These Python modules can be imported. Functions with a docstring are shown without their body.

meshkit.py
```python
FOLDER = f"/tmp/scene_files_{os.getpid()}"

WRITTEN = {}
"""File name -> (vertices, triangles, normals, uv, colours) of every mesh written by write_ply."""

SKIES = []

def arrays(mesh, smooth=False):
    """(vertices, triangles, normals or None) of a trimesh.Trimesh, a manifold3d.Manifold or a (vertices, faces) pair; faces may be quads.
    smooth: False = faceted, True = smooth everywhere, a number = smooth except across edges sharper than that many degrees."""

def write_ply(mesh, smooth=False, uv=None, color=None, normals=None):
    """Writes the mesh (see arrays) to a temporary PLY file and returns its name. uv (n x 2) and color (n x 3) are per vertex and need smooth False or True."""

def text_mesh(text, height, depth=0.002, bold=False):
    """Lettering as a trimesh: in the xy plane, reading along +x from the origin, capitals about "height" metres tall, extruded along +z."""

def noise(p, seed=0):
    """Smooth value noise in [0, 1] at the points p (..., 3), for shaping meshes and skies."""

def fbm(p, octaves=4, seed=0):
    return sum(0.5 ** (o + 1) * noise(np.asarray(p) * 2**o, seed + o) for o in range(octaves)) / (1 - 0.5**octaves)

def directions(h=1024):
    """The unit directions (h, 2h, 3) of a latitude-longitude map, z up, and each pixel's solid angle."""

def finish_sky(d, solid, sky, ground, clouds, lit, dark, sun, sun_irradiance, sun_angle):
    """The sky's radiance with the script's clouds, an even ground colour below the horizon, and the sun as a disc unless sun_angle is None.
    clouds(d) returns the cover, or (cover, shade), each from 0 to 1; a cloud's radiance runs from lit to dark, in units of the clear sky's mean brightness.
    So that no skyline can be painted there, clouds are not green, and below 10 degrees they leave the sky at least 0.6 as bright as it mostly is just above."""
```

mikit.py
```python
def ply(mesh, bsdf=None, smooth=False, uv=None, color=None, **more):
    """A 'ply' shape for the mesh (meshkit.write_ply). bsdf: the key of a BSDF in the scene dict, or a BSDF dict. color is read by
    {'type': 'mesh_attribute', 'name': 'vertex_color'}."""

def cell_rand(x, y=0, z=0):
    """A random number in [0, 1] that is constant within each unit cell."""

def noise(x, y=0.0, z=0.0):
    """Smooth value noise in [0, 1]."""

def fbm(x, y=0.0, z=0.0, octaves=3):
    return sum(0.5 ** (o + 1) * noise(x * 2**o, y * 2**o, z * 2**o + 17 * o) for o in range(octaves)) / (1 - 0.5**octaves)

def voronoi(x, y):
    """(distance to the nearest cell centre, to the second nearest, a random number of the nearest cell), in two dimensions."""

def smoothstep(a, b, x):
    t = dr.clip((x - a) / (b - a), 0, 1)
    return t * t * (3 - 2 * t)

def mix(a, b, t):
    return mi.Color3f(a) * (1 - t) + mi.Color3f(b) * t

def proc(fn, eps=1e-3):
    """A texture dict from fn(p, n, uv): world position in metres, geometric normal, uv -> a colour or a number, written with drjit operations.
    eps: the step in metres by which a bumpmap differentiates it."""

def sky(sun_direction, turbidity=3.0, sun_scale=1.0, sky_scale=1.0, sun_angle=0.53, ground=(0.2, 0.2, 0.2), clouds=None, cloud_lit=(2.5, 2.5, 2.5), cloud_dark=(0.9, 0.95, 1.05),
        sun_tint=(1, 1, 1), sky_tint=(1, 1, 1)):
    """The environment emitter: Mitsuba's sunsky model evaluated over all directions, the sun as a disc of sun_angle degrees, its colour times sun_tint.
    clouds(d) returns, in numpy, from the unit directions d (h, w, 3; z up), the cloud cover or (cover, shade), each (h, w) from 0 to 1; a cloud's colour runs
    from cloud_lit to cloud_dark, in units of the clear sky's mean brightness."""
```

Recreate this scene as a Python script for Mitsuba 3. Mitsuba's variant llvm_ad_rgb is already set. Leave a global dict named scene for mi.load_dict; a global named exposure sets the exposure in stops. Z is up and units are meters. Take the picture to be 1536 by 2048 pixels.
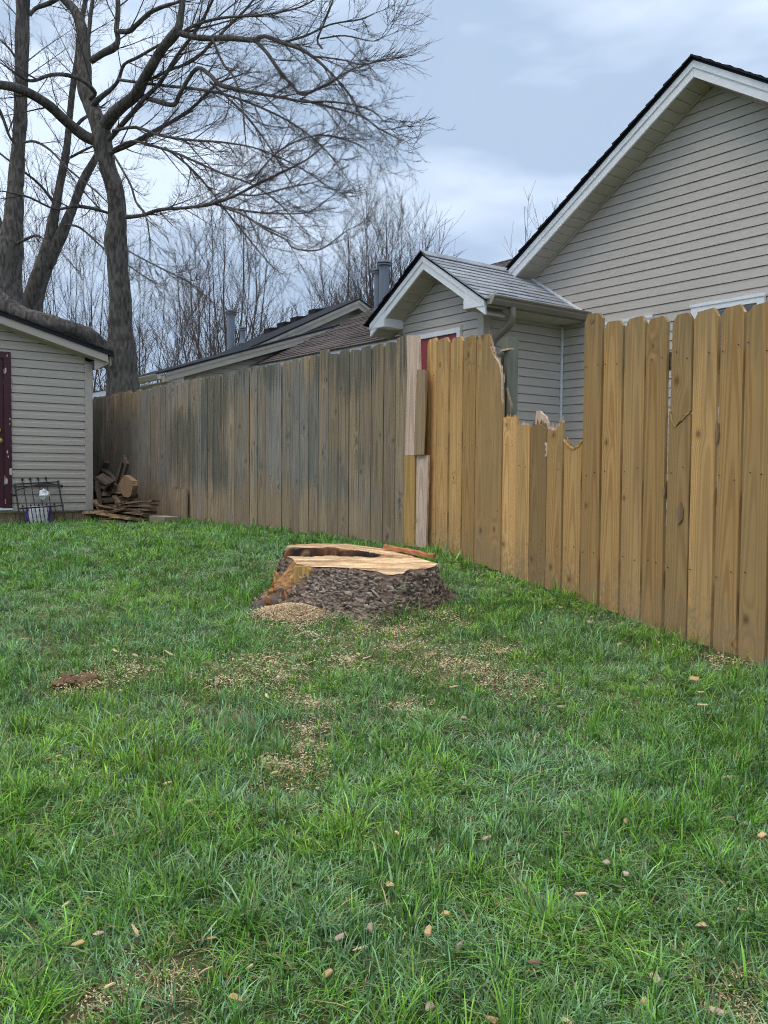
import math
import numpy as np
import trimesh
import drjit as dr
import mitsuba as mi
import mikit
import meshkit
from shapely.geometry import Polygon, Point
from mikit import noise, fbm, cell_rand, smoothstep, mix, proc

# ---------------------------------------------------------------- camera, sky, exposure
scene, labels = {}, {}
EYE = 1.1
T = mi.ScalarTransform4f
_p, _r = math.radians(-2.36), math.radians(0.5)
scene['camera'] = {
    'type': 'perspective', 'fov': 47.38, 'fov_axis': 'x', 'near_clip': 0.05, 'far_clip': 900.0,
    'to_world': T().look_at(origin=[0, 0, EYE], target=[0, math.cos(_p), EYE + math.sin(_p)],
                            up=[-math.sin(_r), -math.sin(_p) * math.cos(_r), math.cos(_p) * math.cos(_r)])}


def clouds(d):
    # overcast: layered grey-blue cloud, thinner low over the far trees where the haze is brighter
    p = d * np.array([3.3, 3.3, 9.0])
    a = meshkit.fbm(p + 3.1 + 0.35 * meshkit.fbm(p * 1.7, 2, seed=2)[..., None], 6, seed=11)
    b = meshkit.fbm(d * np.array([1.3, 1.3, 4.2]) + 7.7, 3, seed=5)
    el = d[..., 2]
    t = np.clip((el - 0.40) / 0.50, 0, 1)
    s = 0.68 + 2.3 * (a - 0.5) + 1.4 * (b - 0.5) - 0.56 * t * t * (3 - 2 * t) - 0.16 * np.exp(-(el / 0.16) ** 2)
    return np.ones(el.shape), np.clip(np.maximum(s, 0.55 * (1 - t)), 0, 1)


scene['sky'] = mikit.sky((-0.42, -0.35, 1.0), turbidity=3, sun_scale=0.09, sun_angle=30.0, clouds=clouds,
                         cloud_lit=(1.52, 1.70, 1.95), cloud_dark=(0.60, 0.77, 1.02), ground=(0.10, 0.13, 0.07))
exposure = 3.2

# ---------------------------------------------------------------- helpers
rng = np.random.default_rng(7)
WA = math.radians(37.3)
WX = np.array([math.sin(WA), -math.cos(WA), 0.0])      # along the back fence and the houses, towards the street
VX = np.array([math.cos(WA), math.sin(WA), 0.0])       # away from the lawn, into the neighbour's plot
ZX = np.array([0, 0, 1.0])
HOUSE = np.stack([WX, VX, ZX])                          # rows: house frame (w, v, z) -> world


def numbered(base):
    if base not in scene and base not in labels and base not in _roots:
        return base
    k = 1
    while f'{base}_{k:03d}' in scene or f'{base}_{k:03d}' in labels or f'{base}_{k:03d}' in _roots:
        k += 1
    return f'{base}_{k:03d}'


_roots, _count = set(), {}


def thing(name, label, cat, group=None, kind=None):
    key = numbered(name)
    _roots.add(key)
    labels[key] = {'label': label, 'category': cat}
    if group:
        labels[key]['group'] = group
    if kind:
        labels[key]['kind'] = kind
    return key


def put(key, mesh, bsdf, smooth=False, uv=None, color=None):
    scene[key] = mikit.ply(mesh, bsdf, smooth=smooth, uv=uv, color=color)
    return key


def part(root, name, mesh, bsdf, smooth=False, uv=None, color=None, label=None, kind=None):
    base = root + '__' + name
    n = _count.get(base, -1) + 1
    _count[base] = n
    key = base if n == 0 else f'{base}_{n:03d}'
    put(key, mesh, bsdf, smooth, uv, color)
    if label or kind:
        labels[key] = {}
        if label:
            labels[key]['label'] = label
        if kind:
            labels[key]['kind'] = kind
    return key


def single(name, mesh, bsdf, label, cat, group=None, kind=None, smooth=False, uv=None, color=None):
    key = numbered(name)
    put(key, mesh, bsdf, smooth, uv, color)
    labels[key] = {'label': label, 'category': cat}
    if group:
        labels[key]['group'] = group
    if kind:
        labels[key]['kind'] = kind
    return key


def hw(pts):
    return np.asarray(pts, float) @ HOUSE


BOXF = np.array([[0, 1, 3], [0, 3, 2], [4, 6, 7], [4, 7, 5], [0, 4, 5], [0, 5, 1], [2, 3, 7], [2, 7, 6], [0, 2, 6], [0, 6, 4], [1, 5, 7], [1, 7, 3]])


def box_v(lo, hi):
    return np.array([[x, y, z] for x in (lo[0], hi[0]) for y in (lo[1], hi[1]) for z in (lo[2], hi[2])], float)


def hbox(w0, w1, v0, v1, z0, z1):
    """A box in the house frame."""
    return hw(box_v((w0, v0, z0), (w1, v1, z1))), BOXF


def join(*ms):
    vs, fs, n = [], [], 0
    for v, f in ms:
        v, f = np.asarray(v, float), np.asarray(f, int)
        if f.shape[1] == 4:
            f = np.vstack([f[:, [0, 1, 2]], f[:, [0, 2, 3]]])
        vs.append(v)
        fs.append(f + n)
        n += len(v)
    return np.vstack(vs), np.vstack(fs)


def place(m, R=None, t=(0, 0, 0)):
    v, f = m
    v = np.asarray(v, float)
    if R is not None:
        v = v @ np.asarray(R).T
    return v + np.asarray(t, float), f


def rot(axis, deg):
    return trimesh.transformations.rotation_matrix(math.radians(deg), axis)[:3, :3]


def extrude(poly, depth):
    """A polygon (list of (a, b)) extruded from 0 to depth along c: vertices (a, b, c)."""
    m = trimesh.creation.extrude_polygon(poly if isinstance(poly, Polygon) else Polygon(poly), depth, engine='earcut')
    return np.array(m.vertices), np.array(m.faces)


def slab(poly, depth, o, A, B, C):
    """Extruded polygon placed with axes A, B, C (columns for a, b, c) at o."""
    v, f = extrude(poly, depth)
    w = np.asarray(o, float) + v[:, :1] * np.asarray(A) + v[:, 1:2] * np.asarray(B) + v[:, 2:] * np.asarray(C)
    if np.dot(np.cross(A, B), C) < 0:
        f = f[:, ::-1]
    return w, f


def tube(P, R, sides=8, cap=True, squash=None, up=None):
    P = np.asarray(P, float)
    R = np.broadcast_to(np.asarray(R, float), (len(P),))
    t = np.gradient(P, axis=0)
    t /= np.linalg.norm(t, axis=1, keepdims=True) + 1e-12
    ref = np.array([0.31, 0.2, 0.93]) if up is None else np.asarray(up, float)
    if up is None and abs(t[0] @ ref) > 0.9:
        ref = np.array([0.9, 0.3, 0.1])
    a = np.cross(t, ref)
    a /= np.linalg.norm(a, axis=1, keepdims=True) + 1e-12
    b = np.cross(t, a)
    ang = np.arange(sides) * 2 * np.pi / sides
    sx, sy = squash or (1, 1)
    ring = P[:, None] + R[:, None, None] * (np.cos(ang)[None, :, None] * a[:, None] * sx + np.sin(ang)[None, :, None] * b[:, None] * sy)
    v = ring.reshape(-1, 3)
    i = np.arange(len(P) - 1)[:, None] * sides + np.arange(sides)[None]
    j = np.arange(len(P) - 1)[:, None] * sides + (np.arange(sides)[None] + 1) % sides
    f = np.concatenate([np.stack([i, j, j + sides], -1).reshape(-1, 3), np.stack([i, j + sides, i + sides], -1).reshape(-1, 3)])
    if cap:
        v = np.vstack([v, P[:1], P[-1:]])
        k = np.arange(sides)
        n0, n1, last = len(v) - 2, len(v) - 1, (len(P) - 1) * sides
        f = np.vstack([f, np.stack([np.full(sides, n0), (k + 1) % sides, k], 1), np.stack([np.full(sides, n1), last + k, last + (k + 1) % sides], 1)])
    return v, f[:, ::-1]


def smooth_path(P, n):
    """Catmull-Rom resampling of rows of P (any width)."""
    P = np.asarray(P, float)
    Q = np.vstack([2 * P[0] - P[1], P, 2 * P[-1] - P[-2]])
    out = []
    for i in range(len(P) - 1):
        a, b, c, d = Q[i:i + 4]
        for t in np.linspace(0, 1, n, endpoint=False):
            out.append(0.5 * ((2 * b) + (c - a) * t + (2 * a - 5 * b + 4 * c - d) * t * t + (3 * b - a - 3 * c + d) * t ** 3))
    out.append(P[-1])
    return np.array(out)


GY = [-60, 0, 1.7, 3.6, 3.75, 4.14, 4.44, 4.70, 5.05, 5.5, 6.25, 7, 8, 200]
GZ = [-.1, 0.0, .135, .306, .318, .347, .383, .410, .442, .490, .556, .578, .580, .58]
_gy = np.linspace(-60, 200, 5201)
_gz = np.interp(_gy, GY, GZ)
_gz = np.convolve(np.pad(_gz, 8, mode='edge'), np.ones(17) / 17, mode='valid')


def ground_z(x, y):
    x, y = np.asarray(x, float), np.asarray(y, float)
    z = np.interp(y, _gy, _gz)
    t = np.clip((-x - 1.8) / 2.2, 0, 1)
    z = z - .06 * t * t * (3 - 2 * t) * np.clip((y - 5) / 3, 0, 1)
    q = np.stack([x * 1.7, y * 1.7, np.zeros_like(x)], -1)
    return z + 0.035 * (meshkit.fbm(q, 3, seed=3) - 0.5)


# ---------------------------------------------------------------- materials
def rgb(*c):
    return {'type': 'rgb', 'value': list(map(float, c))}


def two(d):
    return {'type': 'twosided', 'bsdf': d}


def plain(name, c, rough=0.6, spec=0.4, metallic=0.0):
    scene[name] = two({'type': 'principled', 'base_color': c if isinstance(c, dict) else rgb(*c), 'roughness': rough, 'specular': spec, 'metallic': metallic})


VC = {'type': 'mesh_attribute', 'name': 'vertex_color'}
plain('mat_vc', VC, 0.8, 0.2)
plain('mat_grass', VC, 0.45, 0.22)


def f_soil(p, n, uv):
    a = fbm(p.x * 9, p.y * 9, 0, 4)
    b = noise(p.x * 90, p.y * 90, 3.0)
    c = fbm(p.x * 1.3, p.y * 1.3, 5.0, 3)
    col = mix((0.060, 0.048, 0.026), (0.190, 0.150, 0.085), smoothstep(0.35, 0.7, a) * 0.6 + 0.4 * b)
    return mix(col, (0.055, 0.095, 0.022), smoothstep(0.26, 0.5, c + 0.3 * (b - 0.5)) * 0.75)


plain('mat_soil', proc(f_soil), 0.95, 0.1)


def board_uv(uv):
    i = dr.floor((uv.x + 1.0) / 2.0)
    return uv.x - 2.0 * i, uv.y, i


def grain(uv, knots=True):
    """Plain-sawn timber: (ring tone, fine grain, knot, board number, x, z)."""
    x, z, i = board_uv(uv)
    r1, r2, r3 = cell_rand(i, 1), cell_rand(i, 2), cell_rand(i, 3)
    zz = z + r3 * 7.0
    kc = dr.floor(zz / 0.62)
    kz = (kc + 0.25 + 0.5 * cell_rand(kc, i, 4)) * 0.62
    kx = (cell_rand(kc, i, 5) - 0.5) * 0.12
    on = dr.select(cell_rand(kc, i, 6) > 0.45, 1.0, 0.0)
    size = 0.6 + 0.7 * cell_rand(kc, i, 8)
    d2 = (dr.square((x - kx) / 0.013) + dr.square((zz - kz) / 0.017)) / (size * size)
    xx = x - (r1 - 0.5) * 0.07 + 0.016 * (noise(zz * 2.1, i * 3.7) - 0.5)
    q = dr.square(xx) * 620.0 + zz * (0.7 + 1.6 * r2) + 1.5 * on * dr.exp(-d2 * 0.10) + 0.8 * noise(zz * 2.6, x * 22.0, i)
    ring = 0.5 + 0.5 * dr.sin(q * 6.2832)
    fine = noise(x * 420.0, zz * 7.0, i)
    knot = on * dr.exp(-d2 * 0.9)
    return ring, fine, knot, i, x, zz


def f_new_fence(p, n, uv):
    ring, fine, knot, i, x, z = grain(uv)
    t = cell_rand(i, 21)
    a = mix((0.60, 0.372, 0.156), (0.47, 0.290, 0.122), t)
    b = mix((0.43, 0.235, 0.088), (0.34, 0.190, 0.076), t)
    g = smoothstep(0.2, 0.95, ring)
    col = mix(a, b, g * 0.78)
    col = col * (0.86 + 0.27 * fine) * (0.64 + 0.54 * cell_rand(i, 27))
    blot = fbm(x * 9.0 + i * 5.0, z * 0.9, i, 3)
    col = mix(col, mi.Color3f(0.31, 0.215, 0.105), smoothstep(0.48, 0.72, blot) * 0.45)
    col = mix(col, mi.Color3f(0.150, 0.118, 0.068), dr.select(cell_rand(i, 33) > 0.84, 0.55, 0.0) * (0.5 + 0.5 * blot))
    zl = uv.y
    ragged = noise(x * 55.0 + i, z * 3.0, 2.0)
    top = smoothstep(1.15, 1.50, zl + 0.5 * (ragged - 0.5))
    col = mix(col, mi.Color3f(0.19, 0.15, 0.088), top * 0.5 * smoothstep(0.25, 0.65, noise(x * 70.0, z * 4.0, i + 2.0)))
    low = smoothstep(0.30, 0.04, zl + 0.22 * (noise(x * 40.0 + i, z * 25.0, 4.0) - 0.5))
    mud = low * smoothstep(0.35, 0.6, noise(x * 90.0 + i, z * 70.0, 2.0))
    col = mix(col, mi.Color3f(0.27, 0.20, 0.13), mud * 0.6)
    return mix(col, mi.Color3f(0.105, 0.060, 0.026), dr.minimum(knot, 1.0) * 0.85)


def f_old_fence(p, n, uv):
    ring, fine, knot, i, x, z = grain(uv)
    s = -(p.x * WX[0] + p.y * WX[1])
    zl = uv.y
    t = cell_rand(i, 21)
    brown = mix((0.345, 0.260, 0.172), (0.240, 0.186, 0.128), t)
    grey = mix((0.262, 0.250, 0.230), (0.168, 0.162, 0.146), cell_rand(i, 22))
    pale = dr.select(cell_rand(i, 23) > 0.93, 1.0, 0.0)
    streak = noise(x * 80.0, z * 0.9, i)
    m = fbm(s * 0.55 + 2.0, zl * 0.9, 1.0, 3) - 0.05 + 0.17 * dr.exp(-dr.square((s - 6.2) / 0.95)) + 0.34 * (streak - 0.5) + 0.14 * (cell_rand(i, 24) - 0.5)
    low = smoothstep(0.22, 0.48, zl + 0.34 * (noise(i * 3.3, x * 30.0) - 0.5) - 0.16 * (fbm(s * 1.1, 4.0) - 0.5))
    col = mix(brown, grey, smoothstep(0.42, 0.62, m) * low * 0.92)
    col = mix(col, mi.Color3f(0.098, 0.105, 0.090), smoothstep(0.50, 0.66, fbm(s * 1.2 + 6.0, zl * 1.1, 9.0, 3) + 0.25 * (streak - 0.5)) * low * 0.75)
    col = mix(col, mi.Color3f(0.265, 0.262, 0.250), pale * 0.55 * smoothstep(0.2, 0.7, streak))
    col = col * (0.66 + 0.52 * fine) * (1.10 - 0.30 * smoothstep(0.3, 0.9, ring))
    return mix(col, mi.Color3f(0.05, 0.043, 0.035), dr.minimum(knot, 1.0) * 0.8)


def f_lumber(p, n, uv):
    ring, fine, knot, i, x, z = grain(uv)
    k = dr.floor(cell_rand(i, 1) * 0.999)
    yellow = dr.select(dr.abs(i - 201.0) < 0.5, 1.0, 0.0)
    tan = dr.select(dr.abs(i - 202.0) < 0.5, 1.0, 0.0)
    a = mi.Color3f(0.61, 0.455, 0.360)
    a = mix(a, mi.Color3f(0.46, 0.29, 0.11), yellow)
    a = mix(a, mi.Color3f(0.33, 0.235, 0.145), tan)
    col = a * (1.0 - 0.24 * smoothstep(0.3, 0.9, ring)) * (0.86 + 0.26 * fine)
    return mix(col, mi.Color3f(0.22, 0.12, 0.06), dr.minimum(knot, 1.0) * 0.7)


def f_junk(p, n, uv):
    ring, fine, knot, i, x, z = grain(uv)
    t = cell_rand(i, 5)
    a = mix((0.105, 0.082, 0.064), (0.270, 0.180, 0.108), smoothstep(0.25, 0.95, t))
    col = a * (1.0 - 0.35 * ring) * (0.7 + 0.5 * fine)
    return col


def timber(name, fn, bump, rough=0.85, spec=0.15):
    def height(p, n, uv):
        ring, fine, knot, i, x, z = grain(uv)
        return (0.6 * fine + 0.4 * ring) * bump
    scene[name] = two({'type': 'bumpmap', 'scale': 1.0, 'h': proc(height, 8e-4),
                       'b': {'type': 'principled', 'base_color': proc(fn), 'roughness': rough, 'specular': spec}})


timber('mat_new_fence', f_new_fence, 0.0006)
timber('mat_old_fence', f_old_fence, 0.0010)
timber('mat_lumber', f_lumber, 0.0004)
timber('mat_junk', f_junk, 0.0008)


def f_bark(p, n, uv):
    a = fbm(p.x * 38, p.y * 38, p.z * 9.0, 4)
    b = noise(p.x * 90, p.y * 90, p.z * 26.0)
    c = fbm(p.x * 6, p.y * 6, p.z * 3.0, 3)
    col = mix((0.044, 0.040, 0.037), (0.165, 0.150, 0.137), smoothstep(0.32, 0.68, a) * 0.7 + 0.3 * b)
    return mix(col, (0.090, 0.092, 0.078), smoothstep(0.5, 0.7, c) * 0.3)


def h_bark(p, n, uv):
    return 0.014 * fbm(p.x * 38, p.y * 38, p.z * 9.0, 3) + 0.004 * noise(p.x * 90, p.y * 90, p.z * 26.0)


scene['mat_bark'] = two({'type': 'bumpmap', 'scale': 1.0, 'h': proc(h_bark, 4e-3), 'b': {'type': 'principled', 'base_color': proc(f_bark), 'roughness': 0.95, 'specular': 0.1}})
plain('mat_twig', (0.088, 0.070, 0.066), 0.9, 0.15)
plain('mat_post', proc(lambda p, n, uv: mix((0.115, 0.125, 0.098), (0.215, 0.215, 0.175), fbm(p.x * 60, p.y * 60, p.z * 5.0, 3))), 0.9, 0.15)
plain('mat_far_twig', (0.088, 0.070, 0.066), 0.9, 0.15)
plain('mat_stem', (0.115, 0.100, 0.090), 0.95, 0.1)


def f_vinyl(p, n, uv):
    a = fbm(p.x * 1.5, p.y * 1.5, p.z * 2.0, 3)
    g = noise(p.x * 25 + p.y * 18, p.z * 700, p.y * 3)
    col = mix((0.450, 0.418, 0.380), (0.490, 0.456, 0.416), a)
    return col * (0.955 + 0.06 * g)


plain('mat_vinyl', proc(f_vinyl), 0.45, 0.4)
plain('mat_shed_vinyl', proc(lambda p, n, uv: f_vinyl(p, n, uv) * mi.Color3f(0.90, 0.865, 0.83)), 0.5, 0.4)
plain('mat_white', (0.73, 0.755, 0.79), 0.4, 0.5)


def f_soffit(p, n, uv):
    return mix((0.46, 0.43, 0.37), (0.40, 0.37, 0.31), smoothstep(0.45, 0.7, fbm(p.x * 3, p.y * 3, p.z * 3, 3)))


plain('mat_soffit', proc(f_soffit), 0.55, 0.35)
plain('mat_clay_metal', (0.205, 0.180, 0.145), 0.4, 0.5)
plain('mat_trim_clay', (0.33, 0.30, 0.25), 0.5, 0.4)
plain('mat_dark', (0.02, 0.02, 0.022), 0.8, 0.2)


def f_shingle(p, n, uv):
    i = dr.floor(uv.x + 0.5)
    r = cell_rand(i, 3)
    g = noise(p.x * 260, p.y * 260, p.z * 260)
    s = fbm(p.x * 22, p.y * 22, p.z * 22, 3)
    col = mix((0.20, 0.215, 0.24), (0.36, 0.375, 0.40), r * 0.6 + s * 0.4)
    return col * (0.62 + 0.75 * g)


plain('mat_shingle', proc(f_shingle), 0.9, 0.2)


def f_brown_shingle(p, n, uv):
    i = dr.floor(uv.x + 0.5)
    r = cell_rand(i, 3)
    g = noise(p.x * 120, p.y * 120, p.z * 120)
    s = fbm(p.x * 0.9, p.y * 0.9, p.z * 1.2, 3)
    col = mix((0.070, 0.058, 0.055), (0.135, 0.112, 0.102), r * 0.55 + smoothstep(0.3, 0.7, s) * 0.45)
    return col * (0.7 + 0.6 * g)


plain('mat_brown_shingle', proc(f_brown_shingle), 0.95, 0.15)
plain('mat_black_shingle', (0.022, 0.024, 0.030), 0.9, 0.2)
plain('mat_red_door', (0.27, 0.030, 0.045), 0.45, 0.45)


def f_maroon(p, n, uv):
    a = fbm(p.x * 28, p.y * 28, p.z * 9, 3)
    chip = smoothstep(0.66, 0.69, a)
    return mix((0.052, 0.012, 0.020), (0.52, 0.46, 0.44), chip)


plain('mat_maroon', proc(f_maroon), 0.5, 0.4)
plain('mat_maroon_plain', (0.050, 0.012, 0.020), 0.5, 0.4)
plain('mat_brass', (0.62, 0.42, 0.14), 0.3, 0.5, 1.0)
plain('mat_iron', (0.020, 0.020, 0.022), 0.6, 0.4)
plain('mat_galvanised', (0.17, 0.205, 0.255), 0.45, 0.5, 0.3)
plain('mat_block', proc(lambda p, n, uv: mix((0.19, 0.165, 0.125), (0.27, 0.235, 0.18), noise(p.x * 80, p.y * 80, p.z * 80))), 0.95, 0.1)
plain('mat_glass_backing', (0.03, 0.03, 0.035), 0.6, 0.3)
scene['mat_pane'] = {'type': 'thindielectric', 'int_ior': 1.5}

# ---------------------------------------------------------------- the ground
gx = np.unique(np.concatenate([np.linspace(-220, -14, 14), np.linspace(-14, -6, 20), np.arange(-6, 4.01, 0.10), np.linspace(4, 14, 20), np.linspace(14, 220, 14)]))
gy = np.unique(np.concatenate([np.linspace(-120, -2, 14), np.linspace(-2, 0.6, 10), np.arange(0.6, 9.01, 0.10), np.linspace(9, 16, 22), np.linspace(16, 320, 18)]))
X, Y = np.meshgrid(gx, gy)
gv = np.stack([X, Y, ground_z(X, Y)], -1).reshape(-1, 3)
ii = (np.arange(len(gy) - 1)[:, None] * len(gx) + np.arange(len(gx) - 1)[None]).ravel()
single('lawn_ground', (gv, np.stack([ii, ii + 1, ii + 1 + len(gx), ii + len(gx)], 1)), 'mat_soil',
       'bare soil and thatch under the sloping back lawn', 'ground', kind='structure', smooth=True)

# ---------------------------------------------------------------- fences
FA = np.array([0.403, 6.248, 0.0])                       # where the newer fence run begins
FD = np.array([0.414, -0.910, 0.0])
FD = FD / np.linalg.norm(FD)
FN = np.array([FD[1], -FD[0], 0.0])                      # towards the lawn
OLD_V = 4.09
OLD_W0 = -5.066


def board(root, outline, o, d, nrm, idn, mat, thick=0.017, z0=0.0, lean=0.0, name='board', label=None, proud=0.0):
    """A fence board: outline in (s, z) metres in the fence plane, given its own grain by idn."""
    out = np.asarray(outline, float)
    mid = 0.5 * (out[:, 0].min() + out[:, 0].max())
    v, f = slab(out, thick, np.asarray(o) + np.asarray(nrm) * proud, d, ZX, nrm)
    loc = (v - np.asarray(o))
    s = loc @ np.asarray(d) - mid
    uv = np.stack([s + 2.0 * idn, v[:, 2] - z0], 1)
    if lean:
        v = v + np.asarray(d)[None] * ((v[:, 2:] - z0) * lean) + np.asarray(nrm)[None] * ((v[:, 2:] - z0) ** 2 * abs(lean) * 0.3)
    return part(root, name, (v, f), mat, uv=uv, label=label)


def dog_ear(s0, s1, zb, zt, ear=0.028):
    j = lambda: rng.normal(0, 0.004)
    return [(s0, zb), (s1, zb), (s1, zt - ear * 1.25 + j()), (s1 - ear + j() * .5, zt + j()), (s0 + ear + j() * .5, zt + j()), (s0, zt - ear * 1.25 + j())]


def rails(root, mat, o, d, nrm, s0, s1, zs, idn0, slope=0.0):
    for k, z in enumerate(zs):
        v, f = slab([(s0, -0.045), (s1, -0.045), (s1, 0.045), (s0, 0.045)], 0.038, np.asarray(o) - np.asarray(nrm) * 0.042, np.asarray(d) + ZX * slope, ZX, nrm)
        v = v + ZX * z
        uv = np.stack([v[:, 2] - z + 2.0 * (idn0 + k), (v - np.asarray(o)) @ np.asarray(d)], 1)
        part(root, 'rail', (v, f), mat, uv=uv)


# the old grey run
old = thing('weathered_fence', 'weathered grey-brown board privacy fence running from the tree stump back to the shed', 'fence')
oo = hw([[0, OLD_V, 0]])[0]
od, on_ = -WX, -VX
pitch = 0.151
n_old = 50
wpos = -OLD_W0
for k in range(n_old):
    s0 = wpos + k * pitch
    p = oo + od * (s0 + 0.07)
    zb = float(ground_z(p[0], p[1])) + 0.015 + rng.uniform(-0.012, 0.012)
    frac = k / n_old
    zt = 2.118 + rng.normal(0, 0.008) + 0.008 * np.sin(k * 0.9)
    if k == 0:
        zt = 2.14
    if k == 1:
        zt = 2.11
    if k in (7, 12):
        zt += 0.02
    gap = rng.choice([0.004, 0.007, 0.007, 0.012])
    board(old, dog_ear(s0 + 0.002, s0 + pitch - gap, zb, zt, 0.022), oo, od, on_, 300 + k, 'mat_old_fence', z0=zb, lean=rng.normal(0, 0.0025), proud=rng.uniform(0, 0.006),
          label='silvery pale grey board with knots' if k == 6 else None)
rails(old, 'mat_old_fence', oo, od, on_, wpos - 0.02, wpos + n_old * pitch, (0.85, 1.40, 1.90), 380)
for k in range(4):
    p = oo + od * (wpos + 0.15 + k * 2.4) + VX * 0.055
    v, f = slab([(-0.045, -0.045), (0.045, -0.045), (0.045, 0.045), (-0.045, 0.045)], 1.75, p + ZX * 0.35, od, VX, ZX)
    uv = np.stack([(v - p) @ od + 2.0 * (390 + k), v[:, 2]], 1)
    part(old, 'post', (v, f), 'mat_old_fence', uv=uv)

# the newer brown run with the smashed gap
new = thing('cedar_fence', 'newer honey-brown board fence with a smashed gap, sloping down the lawn', 'fence')
base_s = [-0.25, 0.0, 0.84, 1.64, 1.81, 1.97, 2.13, 2.28, 2.44, 2.59, 2.74, 2.89, 3.4]


def fence_base(s):
    p = FA + FD * s
    return float(ground_z(p[0], p[1])) + 0.012


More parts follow.
